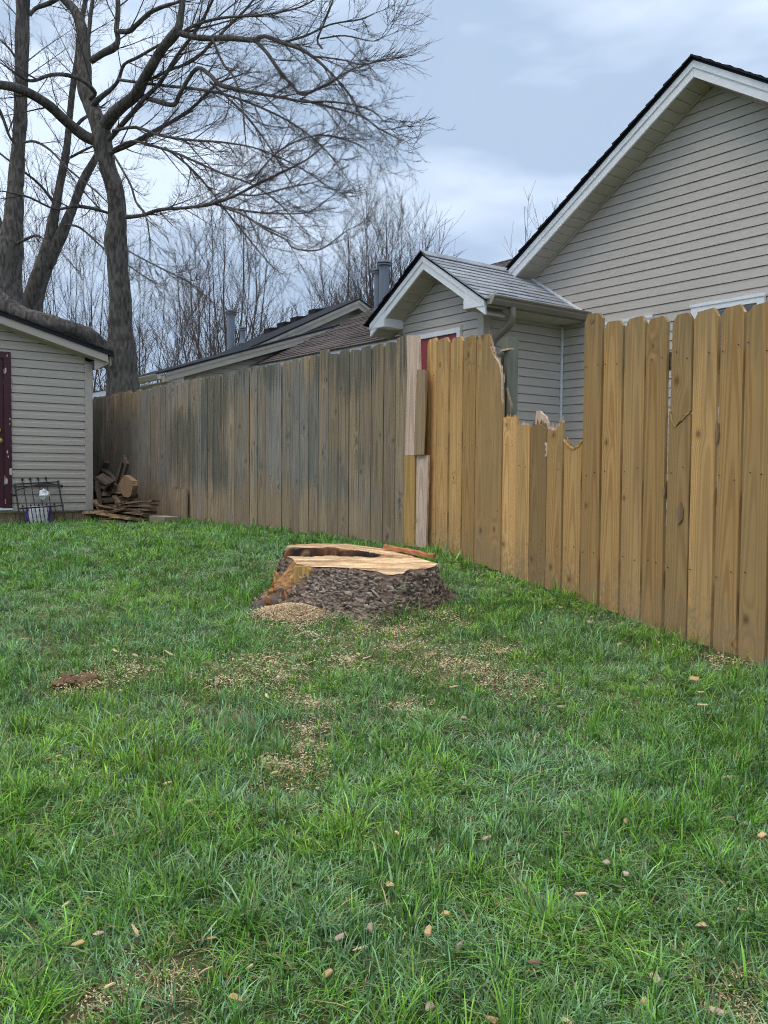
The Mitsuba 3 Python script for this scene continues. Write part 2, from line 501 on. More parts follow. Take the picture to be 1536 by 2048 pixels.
B = [   # s0, s1, outline top
    (-0.195, -0.035, 'ear', 2.090), (-0.029, 0.146, 'ear', 2.070), (0.155, 0.328, 'ear', 2.052), (0.337, 0.505, 'ear', 2.038),
    (0.512, 0.690, [(0.690, 1.955), (0.676, 1.985), (0.655, 2.012), (0.560, 2.020), (0.512, 1.985)], 0),
    (0.694, 0.842, [(0.842, 1.560), (0.836, 1.640), (0.829, 1.720), (0.812, 1.770), (0.794, 1.815), (0.760, 1.838), (0.742, 1.862), (0.722, 1.890), (0.700, 1.925), (0.694, 1.930)], 0),
    (0.846, 0.998, [(0.998, 1.463), (0.930, 1.468), (0.846, 1.471)], 0),
    (1.002, 1.150, [(1.150, 1.409), (1.080, 1.412), (1.010, 1.411), (1.002, 1.400)], 0),
    (1.155, 1.318, [(1.318, 1.215), (1.308, 1.300), (1.298, 1.380), (1.270, 1.404), (1.240, 1.410), (1.190, 1.407), (1.155, 1.398)], 0),
    (1.330, 1.474, [(1.474, 1.405), (1.464, 1.418), (1.452, 1.408), (1.445, 1.385), (1.428, 1.392), (1.415, 1.372), (1.396, 1.378), (1.385, 1.366), (1.368, 1.384), (1.352, 1.388), (1.338, 1.380), (1.330, 1.350)], 0),
    (1.488, 1.640, [(1.640, 1.302), (1.630, 1.290), (1.612, 1.276), (1.592, 1.262), (1.570, 1.266), (1.548, 1.262), (1.528, 1.278), (1.508, 1.292), (1.495, 1.312), (1.488, 1.305)], 0),
    (1.652, 1.806, 'ear', 1.968), (1.813, 1.967, 'ear', 1.905), (1.974, 2.130, 'ear', 1.893), (2.142, 2.290, 'ear', 1.870), (2.304, 2.442, 'crack', 1.860),
    (2.449, 2.598, 'ear', 1.853), (2.606, 2.742, 'ear', 1.842), (2.754, 2.900, 'ear', 1.830), (2.908, 3.060, 'ear', 1.82), (3.066, 3.215, 'ear', 1.81), (3.222, 3.37, 'ear', 1.80)]
B += [(3.378 + .157 * k, 3.528 + .157 * k, 'ear', 1.79 - .012 * k) for k in range(9)]
broken_label = {4: 'board with its right shoulder torn away', 5: 'board torn off along a long diagonal', 6: 'board snapped off square at mid height', 7: 'low snapped board',
                8: 'snapped board with a ragged right edge', 9: 'snapped board with a jagged dark-stained top', 10: 'board torn off in a U shape', 13: 'darker olive-brown board'}
crack_line = [(2.304, 1.412), (2.318, 1.385), (2.336, 1.352), (2.352, 1.338), (2.388, 1.362), (2.402, 1.376), (2.418, 1.386), (2.442, 1.398)]
ids = {}
for k, (s0, s1, top, zt) in enumerate(B):
    if top == 'ear':
        s0, s1 = s0 + .0042, s1 - .0042
    zb = fence_base(0.5 * (s0 + s1)) + rng.uniform(-.01, .01)
    idn = 400 + k * 3
    pr = rng.uniform(0, 0.007)
    if top == 'ear':
        board(new, dog_ear(s0, s1, zb, zt), FA, FD, FN, idn, 'mat_new_fence', z0=zb, proud=pr, label=broken_label.get(k), lean=rng.normal(0, .0015))
    elif top == 'crack':
        up = [(x + (0.012 if x < 2.33 else 0.004), z + 0.012 + 0.006 * np.sin(90 * x)) for x, z in crack_line]
        board(new, up[::-1][::-1] + [(s1, zt - .035), (s1 - .028, zt), (s0 + .045, zt), (s0 + 0.016, zt - .035)], FA, FD, FN, idn, 'mat_new_fence', z0=zb, proud=pr + 0.004, label='upper half of a board cracked across')
        board(new, [(s0, zb), (s1, zb)] + crack_line[::-1], FA, FD, FN, idn, 'mat_new_fence', z0=zb, proud=pr, label='lower half of a board cracked across')
    else:
        board(new, [(s0, zb), (s1, zb)] + top, FA, FD, FN, idn, 'mat_new_fence', z0=zb, proud=pr, label=broken_label.get(k))


def torn_band(pts, width, name='torn_edge', proud=0.0185, label='pale freshly torn wood edge'):
    """Pale raw wood along a torn edge: a thin chamfered strip standing proud of the board."""
    pts = np.array(smooth_path(np.array(pts), 4))
    w = width * (0.45 + 1.1 * rng.random(len(pts)))
    t = np.gradient(pts, axis=0)
    t /= np.linalg.norm(t, axis=1, keepdims=True)
    nn = np.stack([-t[:, 1], t[:, 0]], 1)
    low = pts + nn * w[:, None]
    poly = Polygon(np.vstack([pts, low[::-1]])).buffer(0)
    for g in getattr(poly, 'geoms', [poly]):
        if g.area < 1e-5:
            continue
        v, f = slab(g, 0.010, FA + FN * (proud - 0.004), FD, ZX, FN)
        uv = np.stack([(v - FA) @ FD - 0.5 + 2.0 * 200, v[:, 2]], 1)
        part(new, name, (v, f), 'mat_lumber', uv=uv, label=label)


torn_band([(0.694, 1.930), (0.722, 1.890), (0.742, 1.862), (0.794, 1.815), (0.829, 1.720), (0.842, 1.560)], -0.006)
torn_band([(1.308, 1.300), (1.326, 1.285), (1.330, 1.235), (1.318, 1.215)], -0.012)
torn_band([(1.488, 1.312), (1.508, 1.292), (1.535, 1.276), (1.570, 1.264), (1.612, 1.276), (1.640, 1.302)], -0.008)
torn_band([(1.332, 1.384), (1.352, 1.388), (1.372, 1.380), (1.396, 1.376), (1.415, 1.372)], -0.012)
torn_band([(2.306, 1.414), (2.336, 1.354), (2.352, 1.340)], 0.009)
torn_band([(2.388, 1.364), (2.418, 1.388), (2.442, 1.400)], 0.007)
# torn fibres standing up from the snapped boards
for k, (s0, s1, top, zt) in enumerate(B):
    if isinstance(top, list):
        tp = np.array(top[::-1])
        fm = []
        for q_ in range(16 if k != 4 else 5):
            s_ = rng.uniform(s0 + .004, s1 - .008) if k > 4 else rng.uniform(s0 + .13, s1 - .006)
            z_ = np.interp(s_, tp[:, 0], tp[:, 1])
            w_, h_ = rng.uniform(.0015, .005), rng.uniform(.006, .032) * (.6 if k in (6, 7) else 1)
            fm.append(slab([(s_ - w_, z_ - .012), (s_ + w_, z_ - .012), (s_ + w_ * rng.uniform(-.6, .8), z_ + h_)], rng.uniform(.003, .010), FA + FN * rng.uniform(.001, .012), FD, ZX, FN))
        v, f = join(*fm)
        part(new, 'torn_fibres', (v, f), 'mat_lumber' if k % 2 else 'mat_new_fence', uv=np.stack([(v - FA) @ FD - .5 * (s0 + s1) + 2.0 * (200 if k % 2 else 400 + 3 * k), v[:, 2]], 1), kind='stuff')
# knot bark scar on the right-hand boards
for s, z, a, b in ((2.395, 0.935, 0.022, 0.050), (2.612, 1.30, 0.012, 0.055), (2.285, 1.035, 0.010, 0.022), (1.72, 1.93, 0.02, 0.012)):
    ang = np.linspace(0, 2 * np.pi, 14, endpoint=False)
    rr = 0.75 + 0.4 * rng.random(14)
    v, f = slab(np.stack([s + a * np.cos(ang) * rr, z + b * np.sin(ang) * rr], 1), 0.004, FA + FN * 0.0225, FD, ZX, FN)
    uv = np.stack([(v - FA) @ FD - s + 2.0 * 777, v[:, 2]], 1)
    part(new, 'bark_scar', (v, f), 'mat_junk', uv=uv)
# a splinter of raw wood left standing behind the snapped boards, and the broken tongue by the post
v, f = slab([(1.168, 1.30), (1.312, 1.10), (1.314, 1.30), (1.300, 1.412), (1.272, 1.455), (1.240, 1.470), (1.214, 1.488), (1.178, 1.492), (1.168, 1.45)], 0.012, FA - FN * 0.014, FD, ZX, FN)
part(new, 'splinter', (v, f), 'mat_lumber', uv=np.stack([(v - FA) @ FD - 1.24 + 2.0 * 200, v[:, 2]], 1), label='pale pink splinter of raw wood')
v, f = slab([(0.822, 1.66), (0.842, 1.62), (0.905, 1.50), (0.930, 1.44), (0.895, 1.44), (0.862, 1.53), (0.838, 1.60)], 0.014, FA - FN * 0.030, FD, ZX, FN)
part(new, 'splinter', (v, f), 'mat_old_fence', uv=np.stack([(v - FA) @ FD - 0.87 + 2.0 * 371, v[:, 2]], 1), label='grey hanging splinter')
# rails (their broken ends show in the gap), posts
for k, (a, b, za, zb_) in enumerate([(-0.25, 0.735, 0.86, 0.76), (-0.25, 0.735, 1.42, 1.33), (-0.25, 0.735, 1.93, 1.84), (0.95, 4.8, 0.72, 0.41), (0.95, 4.8, 1.14, 0.86), (1.66, 4.8, 1.70, 1.48)]):
    nn = FA - FN * 0.042
    v, f = slab([(a, za - .042), (b, zb_ - .042), (b, zb_ + .042), (a, za + .042)], 0.038, nn, FD, ZX, FN)
    part(new, 'rail', (v, f), 'mat_old_fence', uv=np.stack([v[:, 2] - 0.9 + 2.0 * (480 + k) * 0 + 2.0 * (480 + k), (v - FA) @ FD], 1))
for k, (s, zt) in enumerate([(0.735, 1.985), (3.05, 1.72), (4.7, 1.6)]):
    p = FA + FD * s - FN * 0.092
    v, f = slab([(-0.04, -0.04), (0.04, -0.04), (0.04, 0.04), (-0.04, 0.04)], zt - 0.3, p + ZX * 0.3, FD, -FN, ZX)
    part(new, 'post', (v, f), 'mat_post', uv=np.stack([(v - p) @ FD + 2.0 * (395 + k), v[:, 2]], 1), label='grey-green square post bared by the gap' if k == 0 else None)
for s, z in ((0.805, 1.90),):
    v, f = slab([(0.735, z - 0.007), (0.842, z - 0.004), (0.842, z + 0.005), (0.735, z + 0.006)], 0.03, FA - FN * 0.055, FD, ZX, FN)
    part(new, 'splinter', (v, f), 'mat_lumber', uv=np.stack([(v - FA) @ FD - 0.8 + 2.0 * 200, v[:, 2]], 1), label='pale snapped rail end')
# nail heads of both runs, tiny
nm = []
for k, (s0, s1, top, zt) in enumerate(B):
    for z in (0.72, 1.16, 1.70):
        zz = z + (0.14 if s0 < 0.9 else -0.02 * (s0 - 1))
        tops = zt if zt else min(q[1] for q in top)
        for ds in (0.032, s1 - s0 - 0.032):
            if zz < tops - 0.05 and rng.random() > .3:
                ang = np.arange(6) * np.pi / 3
                nm.append(slab(np.stack([s0 + ds + 0.0036 * np.cos(ang) + rng.normal(0, .010), zz + 0.0036 * np.sin(ang) + rng.normal(0, .016)], 1), 0.0015, FA + FN * 0.0245, FD, ZX, FN))
part(new, 'nails', join(*nm), 'mat_iron', kind='stuff')
# two repair boards of fresh lumber at the corner, where the runs meet
def lumber(outline, idn, label, thick=0.018, proud=0.0):
    board(new, outline, VX * OLD_V, WX, -VX, idn, 'mat_lumber', thick=thick, z0=0.6, proud=proud, name='repair_board', label=label)


lumber([(-5.058, 1.253), (-4.951, 1.252), (-4.925, 1.598), (-4.898, 1.871), (-4.910, 2.115), (-5.052, 2.133), (-5.039, 1.844), (-5.046, 1.544)], 200, 'fresh pinkish white board nailed over the corner, upper length', proud=0.030)
lumber([(-5.061, 0.585), (-4.940, 0.585), (-4.943, 1.249), (-5.062, 1.247)], 201, 'fresh yellow board under the pinkish one', proud=0.030)
lumber([(-4.935, 1.254), (-4.819, 1.255), (-4.817, 1.859), (-4.914, 1.868)], 202, 'short tan scrap board standing proud', proud=0.032, thick=0.03)
lumber([(-4.936, 0.585), (-4.819, 0.585), (-4.804, 1.250), (-4.933, 1.251)], 203, 'fresh pinkish lower board', proud=0.020)

# ---------------------------------------------------------------- the stump
SC = np.array([-0.15, 4.84])
TOPP = np.array([(-.35, 4.60), (-.18, 4.58), (-.05, 4.50), (.03, 4.42), (.10, 4.46), (.13, 4.56), (.19, 4.57), (.27, 4.62), (.285, 4.70), (.22, 4.80), (.14, 4.93), (.13, 5.0), (.20, 5.05), (.17, 5.13),
                 (.05, 5.19), (-.2, 5.22), (-.42, 5.18), (-.54, 5.10), (-.56, 4.97), (-.50, 4.80), (-.46, 4.68), (-.41, 4.63)])
outline = Polygon(TOPP)


def top_radius(th):
    from shapely.geometry import LineString
    out = []
    for t in th:
        ray = LineString([SC, SC + 2 * np.array([math.cos(t), math.sin(t)])])
        g = outline.exterior.intersection(ray)
        pts = [g] if g.geom_type == 'Point' else list(getattr(g, 'geoms', []))
        out.append(max(np.hypot(q.x - SC[0], q.y - SC[1]) for q in pts))
    return np.array(out)


def split_y(x):
    return 4.955 + 0.035 * (meshkit.noise(np.stack([x * 9, x * 0, x * 0], -1), 4) - .5) - 0.10 * np.clip(x + 0.1, 0, 1)


def cut_z(x, y):
    """Height of the sawn face: a front cut that rises to the back, a higher back cut, and the rotten slot between."""
    front = 0.602 + 0.105 * (y - 4.45)
    back = 0.690 + 0.02 * (y - 5.1)
    q = np.stack([x * 40, y * 40, x * 0], -1)
    q2 = np.stack([x * 7, y * 60, x * 0], -1)
    d = y - split_y(x)
    right = np.clip((x + 0.27) / 0.36, 0, 1)
    back = back - 0.036 * right - 0.02 * np.clip((x - 0.08) / .12, 0, 1)
    s = np.clip((d + 0.008) / 0.02, 0, 1)
    z = front * (1 - s) + back * s
    slot = np.exp(-((d + 0.030 + 0.05 * (meshkit.noise(q2 * np.array([2, .2, 1]), 8) - .5)) / (0.014 + .035 * np.clip(-x - .25, 0, .3) + .010 * np.clip(-x, 0, 1))) ** 2) * np.clip((-x + 0.06) / 0.25, 0, 1) ** 0.6 * (0.5 + 1.0 * meshkit.fbm(q * 0.5, 3, 2))
    z = z - 0.13 * slot
    z = z + 0.006 * (meshkit.fbm(q2, 3, 9) - 0.5) + 0.004 * (meshkit.noise(q, 3) - 0.5)
    return z, slot, d


NT, NR = 400, 80
th = np.linspace(0, 2 * np.pi, NT, endpoint=False)
rt = top_radius(th)
rt = rt + 0.060 * (meshkit.fbm(np.stack([np.cos(th) * 8, np.sin(th) * 8, th * 0], -1), 5, 62) - .5)
lobes = 0.05 * np.cos(3 * th + 0.4) + 0.045 * np.cos(5 * th + 1.3) + 0.035 * np.cos(9 * th) + 0.02 * np.cos(14 * th + 1)
rb = 0.60 + lobes - 0.11 * np.clip(np.cos(th), 0, 1) - 0.06 * np.clip(-np.sin(th), 0, 1)
rb = np.maximum(rb, rt + 0.06)
ct, st = np.cos(th), np.sin(th)
tx, ty = SC[0] + rt * ct, SC[1] + rt * st
tz = cut_z(tx, ty)[0]
t = np.linspace(0, 1, NR)[:, None]
R = rt[None] + (rb - rt)[None] * (0.80 * t + 0.20 * t ** 2.2)
BX, BY = SC[0] + R * ct[None], SC[1] + R * st[None]
gz = ground_z(BX[-1], BY[-1]) - 0.05
Z = tz[None] + (gz - tz)[None] * t
q = np.stack([np.cos(th)[None] * 5.5 + Z * 1.5, np.sin(th)[None] * 5.5 + 0 * Z, Z * 15], -1)
rid = 1 - np.abs(2 * meshkit.fbm(q * 1.6, 4, 21) - 1)
fine = meshkit.fbm(q * 6, 3, 8)
amp = np.clip(t * 9, 0, 1)
fib = meshkit.fbm(np.stack([np.cos(th)[None] * 34 + 0 * Z, np.sin(th)[None] * 34 + 0 * Z, Z * 7], -1), 3, 44)
angd = np.degrees(th)
rotz = np.exp(-((angd - 203) / 19.0) ** 2)[None] * np.clip(1.25 - 1.5 * t, 0, 1)          # the crumbling side, left of the notch
disp = amp * (0.045 * (rid - 0.75) + 0.036 * (fine - 0.5)) * (1 - .6 * rotz) + amp * rotz * (0.10 * (fib - 0.5) - 0.012)
BX, BY = BX + disp * ct[None], BY + disp * st[None]
Z = Z + amp * np.clip(1 - t, 0, 1) * 0.02 * (meshkit.fbm(q * 4 + 9, 2, 5) - 0.5)
bv = np.stack([BX, BY, Z], -1).reshape(-1, 3)
ii, jj = np.meshgrid(np.arange(NR - 1), np.arange(NT), indexing='ij')
a0, a1 = ii * NT + jj, ii * NT + (jj + 1) % NT
bf = np.stack([a0, a1, a1 + NT, a0 + NT], -1).reshape(-1, 4)[:, ::-1]
n1 = meshkit.fbm(bv * 26, 4, 31)[:, None]
n2 = meshkit.noise(bv * 75, 33)[:, None]
n3 = meshkit.fbm(bv * 5 + 3, 3, 35)[:, None]
n4 = meshkit.noise(bv * np.array([120, 120, 60]), 37)[:, None]
bc = np.array([0.030, 0.026, 0.024]) * (1 - n1) * 1.2 + np.array([0.135, 0.112, 0.098]) * n1
bc = bc * (0.45 + 1.0 * n2) * np.array([2.45, 2.10, 1.82])
fleck = np.clip((n4 - .66) * 6, 0, 1) * np.clip((n1 - .42) * 5, 0, 1)
bc = bc * (1 - fleck * .7) + np.array([0.33, 0.27, 0.225]) * fleck * .7
dustm = np.clip((n3 - 0.40) * 4, 0, 1) * np.clip((n2 - 0.40) * 4, 0, 1) * np.clip((np.tile(t, (1, NT)).reshape(-1, 1) - 0.40) * 2.6, 0, 1)
bc = bc * (1 - 0.75 * dustm) + np.array([0.46, 0.33, 0.20]) * 0.75 * dustm       # sawdust caught in the lower bark
rz_ = np.clip(rotz.reshape(-1, 1) * 2.2 - .35 + .5 * (n1 - .5), 0, 1)
fb_ = fib.reshape(-1, 1)
rotc = np.array([0.47, 0.265, 0.115]) * np.clip(fb_ * 2 - .45, 0, 1) + np.array([0.13, 0.058, 0.028]) * (1 - np.clip(fb_ * 2 - .45, 0, 1))
bc = bc * (1 - rz_) + rotc * (.7 + .6 * n2) * rz_
stump = thing('tree_stump', 'wide freshly cut tree stump with orange-tan sawn top and rough dark bark', 'tree stump')
part(stump, 'bark', (bv, bf), 'mat_vc', color=bc)
# loose scales of bark standing off the trunk
fi = rng.integers(0, len(bv), 4800)
tt_ = np.repeat(np.linspace(0, 1, NR), NT)
fi = fi[(tt_[fi] > .06) & (tt_[fi] < .86) & (rz_[fi, 0] < .4)]
fp = bv[fi]
fo = np.column_stack([fp[:, :2] - SC, np.full(len(fi), .05)])
fo /= np.linalg.norm(fo, axis=1, keepdims=True)
fside = np.cross(fo, [0, 0, 1.0]) + rng.normal(0, .35, fo.shape)
fup = np.cross(fside, fo) + fo * rng.uniform(-.2, .5, (len(fi), 1))
a_, b_ = rng.uniform(.005, .016, (len(fi), 1)), rng.uniform(.002, .007, (len(fi), 1))
c_ = fp + fo * .006
fv = np.stack([c_ - fside * a_ - fup * b_, c_ + fside * a_ * .8 - fup * b_ * .7, c_ + fside * a_ + fup * b_ * .8 + fo * .004, c_ - fside * a_ * .7 + fup * b_ + fo * .004, c_ + fo * .007], 1)
ff = (np.array([[0, 1, 4], [1, 2, 4], [2, 3, 4], [3, 0, 4]])[None] + (np.arange(len(fi)) * 5)[:, None, None]).reshape(-1, 3)
fcol = np.array([.225, .182, .150]) * rng.uniform(.3, 2.3, (len(fi), 1))
part(stump, 'bark_scales', (fv.reshape(-1, 3), ff), 'mat_vc', color=np.repeat(fcol, 5, 0), kind='stuff')
step = 0.0105
gxx, gyy = np.meshgrid(np.arange(-.6, .32, step), np.arange(4.38, 5.26, step))
P = np.stack([gxx.ravel(), gyy.ravel()], 1) + rng.uniform(-.002, .002, (gxx.size, 2))
from shapely import contains_xy
inner = outline.buffer(-0.007)
P = P[contains_xy(inner, P[:, 0], P[:, 1])]
# the edge breaks in small teeth
edge = np.stack([SC[0] + (rt + 0.004 + 0.012 * (meshkit.noise(np.stack([th * 14, th * 0, th * 0], -1), 3) - .5)) * ct, SC[1] + (rt + 0.004) * st], 1)
P = np.vstack([P, edge])
from scipy.spatial import Delaunay
tri = Delaunay(P).simplices
cen = P[tri].mean(1)
tri = tri[contains_xy(outline.buffer(0.006), cen[:, 0], cen[:, 1])]
cr = np.cross(P[tri[:, 1]] - P[tri[:, 0]], P[tri[:, 2]] - P[tri[:, 0]])
tri[cr < 0] = tri[cr < 0][:, ::-1]
z, slot, d = cut_z(P[:, 0], P[:, 1])
cv = np.column_stack([P, z + 0.002])
q = np.stack([P[:, 0] * 9, P[:, 1] * 75, P[:, 0] * 0], -1)
s1 = meshkit.fbm(q, 3, 51)[:, None]
s2 = meshkit.noise(np.column_stack([P * 130, P[:, 0] * 0]), 53)[:, None]
s3 = meshkit.fbm(np.column_stack([P * 5, P[:, 0] * 0]), 3, 55)[:, None]
s1 = np.clip((s1 - .5) * 1.9 + .5, 0, 1)
cc = np.array([0.68, 0.50, 0.31]) * s1 + np.array([0.36, 0.20, 0.085]) * (1 - s1)
s4 = meshkit.fbm(np.column_stack([P[:, 0] * 3.2, P[:, 1] * 22, P[:, 0] * 0]), 4, 57)[:, None]
cc = cc * (0.62 + 0.76 * np.clip((s4 - .28) * 2.2, 0, 1))
crk = np.clip(1 - np.abs(s4 - .47) / .012, 0, 1) * np.clip((s3 - .42) * 9, 0, 1)
cc = cc * (1 - .75 * crk)
cc = cc * (0.82 + 0.3 * s2)
cc = cc * (1 - .5 * np.clip((s3 - .5) * 4, 0, 1)) + np.array([0.47, 0.21, 0.085]) * .5 * np.clip((s3 - .5) * 4, 0, 1)
near = np.exp(-(np.abs(d + 0.014) / (0.020 + .06 * np.clip(-P[:, 0] + .02, 0, .5))) ** 4)[:, None] * np.clip((-P[:, :1] + 0.14) / 0.2, 0, 1)
rotm = np.clip(near * 2.6 * (0.45 + s1) - 0.55, 0, 1)
cc = cc * (1 - rotm) + (np.array([0.022, 0.013, 0.010]) * (1.4 - s2) + np.array([0.20, 0.080, 0.032]) * np.clip((s3 - .46) * 5, 0, 1) * s1) * rotm
part(stump, 'cut_face', (cv, tri), 'mat_vc', smooth=25 if False else True, color=np.clip(cc, 0, 1), label='pale orange sawn wood with a dark rotten slot across it')


def lump(size, n=1, rough=0.25, seed=0, sub=2):
    m = trimesh.creation.icosphere(subdivisions=sub)
    v = np.array(m.vertices)
    k = 1 + rough * 2 * (meshkit.fbm(v * 1.7 + seed * 3.7, 3, seed) - 0.5)
    return v * k[:, None] * np.asarray(size), np.array(m.faces)


def splint(p0, p1, w, h, seed):
    """A torn splinter: a bent tapered prism."""
    p0, p1 = np.asarray(p0, float), np.asarray(p1, float)
    r = np.random.default_rng(seed)
    k = np.linspace(0, 1, 4)[:, None]
    P = p0 + (p1 - p0) * k + r.normal(0, 0.004, (4, 3))
    return tube(P, np.array([1, .9, .6, .15]) * w, 5, squash=(1, h / w))


# felling notch: a flat sawn facet at the front left corner, and the crumbling orange wood beside it
nt = []
A_ = np.array([0.92, -0.38, 0.0])
v, f = slab([(-0.045, 0.455), (0.048, 0.455), (0.050, 0.600), (0.030, 0.622), (-0.040, 0.617)], 0.075, np.array([-0.435, 4.590, 0.0]), A_, ZX, np.array([-0.38, -0.92, 0.0]) * -1)
part(stump, 'notch_face', (v, f), 'mat_lumber', uv=np.stack([(v - np.array([-.435, 4.59, 0])) @ A_ + 2.0 * 201, v[:, 2]], 1), label='flat tan facet of the felling notch')
rs = []
for k in range(26):
    a = rng.uniform(0, 1)
    x = -0.50 - 0.11 * a + rng.normal(0, .045)
    y = 4.66 + rng.uniform(-.10, .14)
    zt_ = 0.575 - 0.17 * a + rng.normal(0, .022)
    L = rng.uniform(.02, .05)
    rs.append(splint((x, y, zt_ - L), (x + rng.normal(-.012, .012), y + rng.normal(-.01, .01), zt_ + .01), rng.uniform(.010, .024), rng.uniform(.008, .014), k))
rv, rf = join(*rs)
cr = meshkit.fbm(rv * 16, 3, 77)[:, None]
col = np.array([0.50, 0.20, 0.055]) * cr + np.array([0.14, 0.065, 0.032]) * (1 - cr)
col = np.where(cr > .56, np.array([0.52, 0.27, 0.10]), col)
part(stump, 'rotten_wood', (rv, rf), 'mat_vc', color=col, label='crumbling orange rotten wood', kind='stuff')
# bark slab standing on the flare at left
v, f = lump((.10, .08, .10), seed=4)
# root flares running into the grass
for ang, L, w in ((206, .14, .06),):
    a = math.radians(ang)
    u = np.array([math.cos(a), math.sin(a)])
    pts = []
    for kk, rr in enumerate(np.linspace(0.40, 0.52 + L, 7)):
        x, y = SC + u * rr + np.array([-u[1], u[0]]) * 0.02 * math.sin(kk)
        pts.append((x, y, float(ground_z(x, y)) + 0.07 * (1 - kk / 6) ** 1.3 - 0.02))
    P_ = smooth_path(pts, 4)
    m = tube(P_, np.linspace(w * 1.3, w * .3, len(P_)), 12)
    vv = m[0] + (meshkit.fbm(m[0] * 30, 3, 6)[:, None] - .5) * 0.02
    nn_ = meshkit.fbm(vv * 30, 3, 91)[:, None]
    part(stump, 'root', (vv, m[1]), 'mat_vc', smooth=True, color=np.array([0.16, 0.125, 0.10]) * nn_ * 1.5 * (0.5 + meshkit.noise(vv * 80)[:, None]))
# pale vine scar down the bark
grid = bv.reshape(NR, NT, 3)
P_ = []
for k_, (tq, aq) in enumerate(zip(np.linspace(.34, .80, 9), np.linspace(284, 299, 9))):
    P_.append(grid[int(tq * (NR - 1)), int(aq / 360 * NT)] + np.array([math.cos(math.radians(aq)), math.sin(math.radians(aq)), .2]) * .012)
P_ = smooth_path(np.array(P_), 4)
P_ = 0.5 * P_ + 0.5 * np.linspace(P_[0], P_[-1], len(P_))
m = tube(P_, np.linspace(.0055, .003, len(P_)), 6)
part(stump, 'root_scar', m, 'mat_vc', color=np.full((len(m[0]), 3), [0.44, 0.37, 0.28]))
# split slab of orange wood left lying on the back of the stump
A_ = np.array([0.93, -0.36, -0.13])
A_ /= np.linalg.norm(A_)
o = np.array([-0.005, 5.10, 0.672])
s = np.linspace(0, .31, 14)
prof = np.array([(0, 0), (.07, .004), (.075, .028), (.04, .038), (.004, .03)])
sv = []
for x in s:
    w_ = 1 - 0.3 * (x / .4) + rng.normal(0, .05)
    for (a, b) in prof:
        sv.append(o + A_ * x + np.array([.33, .93, 0]) * a * w_ + ZX * (b * .75 * w_ + rng.normal(0, .0015)))
sv = np.array(sv)
npf = len(prof)
sf = [[i * npf + j, i * npf + (j + 1) % npf, (i + 1) * npf + (j + 1) % npf, (i + 1) * npf + j] for i in range(len(s) - 1) for j in range(npf)]
sf += [[0, 1, 2, 2], [0, 2, 3, 4], [(len(s) - 1) * npf + j for j in (2, 1, 0, 0)], [(len(s) - 1) * npf + j for j in (4, 3, 2, 0)]]
sv = sv + (meshkit.fbm(sv * 50, 3, 2)[:, None] - .5) * .008
c_ = meshkit.fbm(sv * np.array([8, 70, 70]), 3, 12)[:, None]
single('split_slab', (sv, np.array(sf)), 'mat_vc', 'split reddish-orange slab of wood lying on the back edge of the stump', 'wood slab', color=np.array([.42, .17, .075]) * c_ * 1.5 + np.array([.14, .07, .035]) * (1 - c_))

# ---------------------------------------------------------------- siding
def siding(holder, mat, o, U, N, spans, z0, pitch, zmax, profile=None, name='siding_board', cut=None):
    """Lapped vinyl courses on a wall: U along the wall, N outward. spans(z) gives the wall's (u0, u1) at height z."""
    prof = profile or [(0.0, 0.015), (0.93, 0.004), (0.95, 0.002), (0.95, -0.012), (0.0, -0.012)]
    k = 0
    while z0 + k * pitch < zmax - 0.02:
        za = z0 + k * pitch
        zt = min(za + prof[-3][0] * pitch, zmax)
        todo = []
        for (a0, a1, b0, b1) in spans(za, zt):
            if a1 - a0 > 2.2 and b1 - b0 > 1.2:
                c = rng.uniform(max(a0, b0) + .4, min(a1, b1) - .4)
                todo += [(a0, c, b0, c, 0.0), (c - .0005, a1, c - .0005, b1, -.0012)]
            else:
                todo.append((a0, a1, b0, b1, 0.0))
        for (a0, a1, b0, b1, off_) in todo:
            vs = []
            for fr, dep in prof:
                z = za + fr * pitch
                e = min(1, fr / prof[-3][0])
                for u in (a0 + (b0 - a0) * e, a1 + (b1 - a1) * e):
                    vs.append(np.asarray(o) + np.asarray(U) * u + ZX * min(z, zt) + np.asarray(N) * (dep + off_))
            n = len(prof)
            f = []
            for j in range(n):
                a, b = 2 * j, 2 * ((j + 1) % n)
                f += [[a, a + 1, b + 1, b]]
            f += [[0, 2 * j, 2 * (j + 1), 2 * (j + 1)] for j in range(1, n - 1)] + [[1, 2 * (j + 1) + 1, 2 * j + 1, 2 * j + 1] for j in range(1, n - 1)]
            F = np.array(f)
            tri = np.vstack([F[:, [0, 1, 2]], F[F[:, 2] != F[:, 3]][:, [0, 2, 3]]])
            part(holder, name, (np.array(vs), tri), mat)
        k += 1


def wall_poly(holder, name, pts, o, U, N, mat, depth=0.10, off=-0.02, label=None):
    """A wall panel: polygon in (u, z), its outer face at off."""
    v, f = slab(pts, depth, np.asarray(o) + np.asarray(N) * (off - depth), U, ZX, N)
    return part(holder, name, (v, f), mat, label=label)


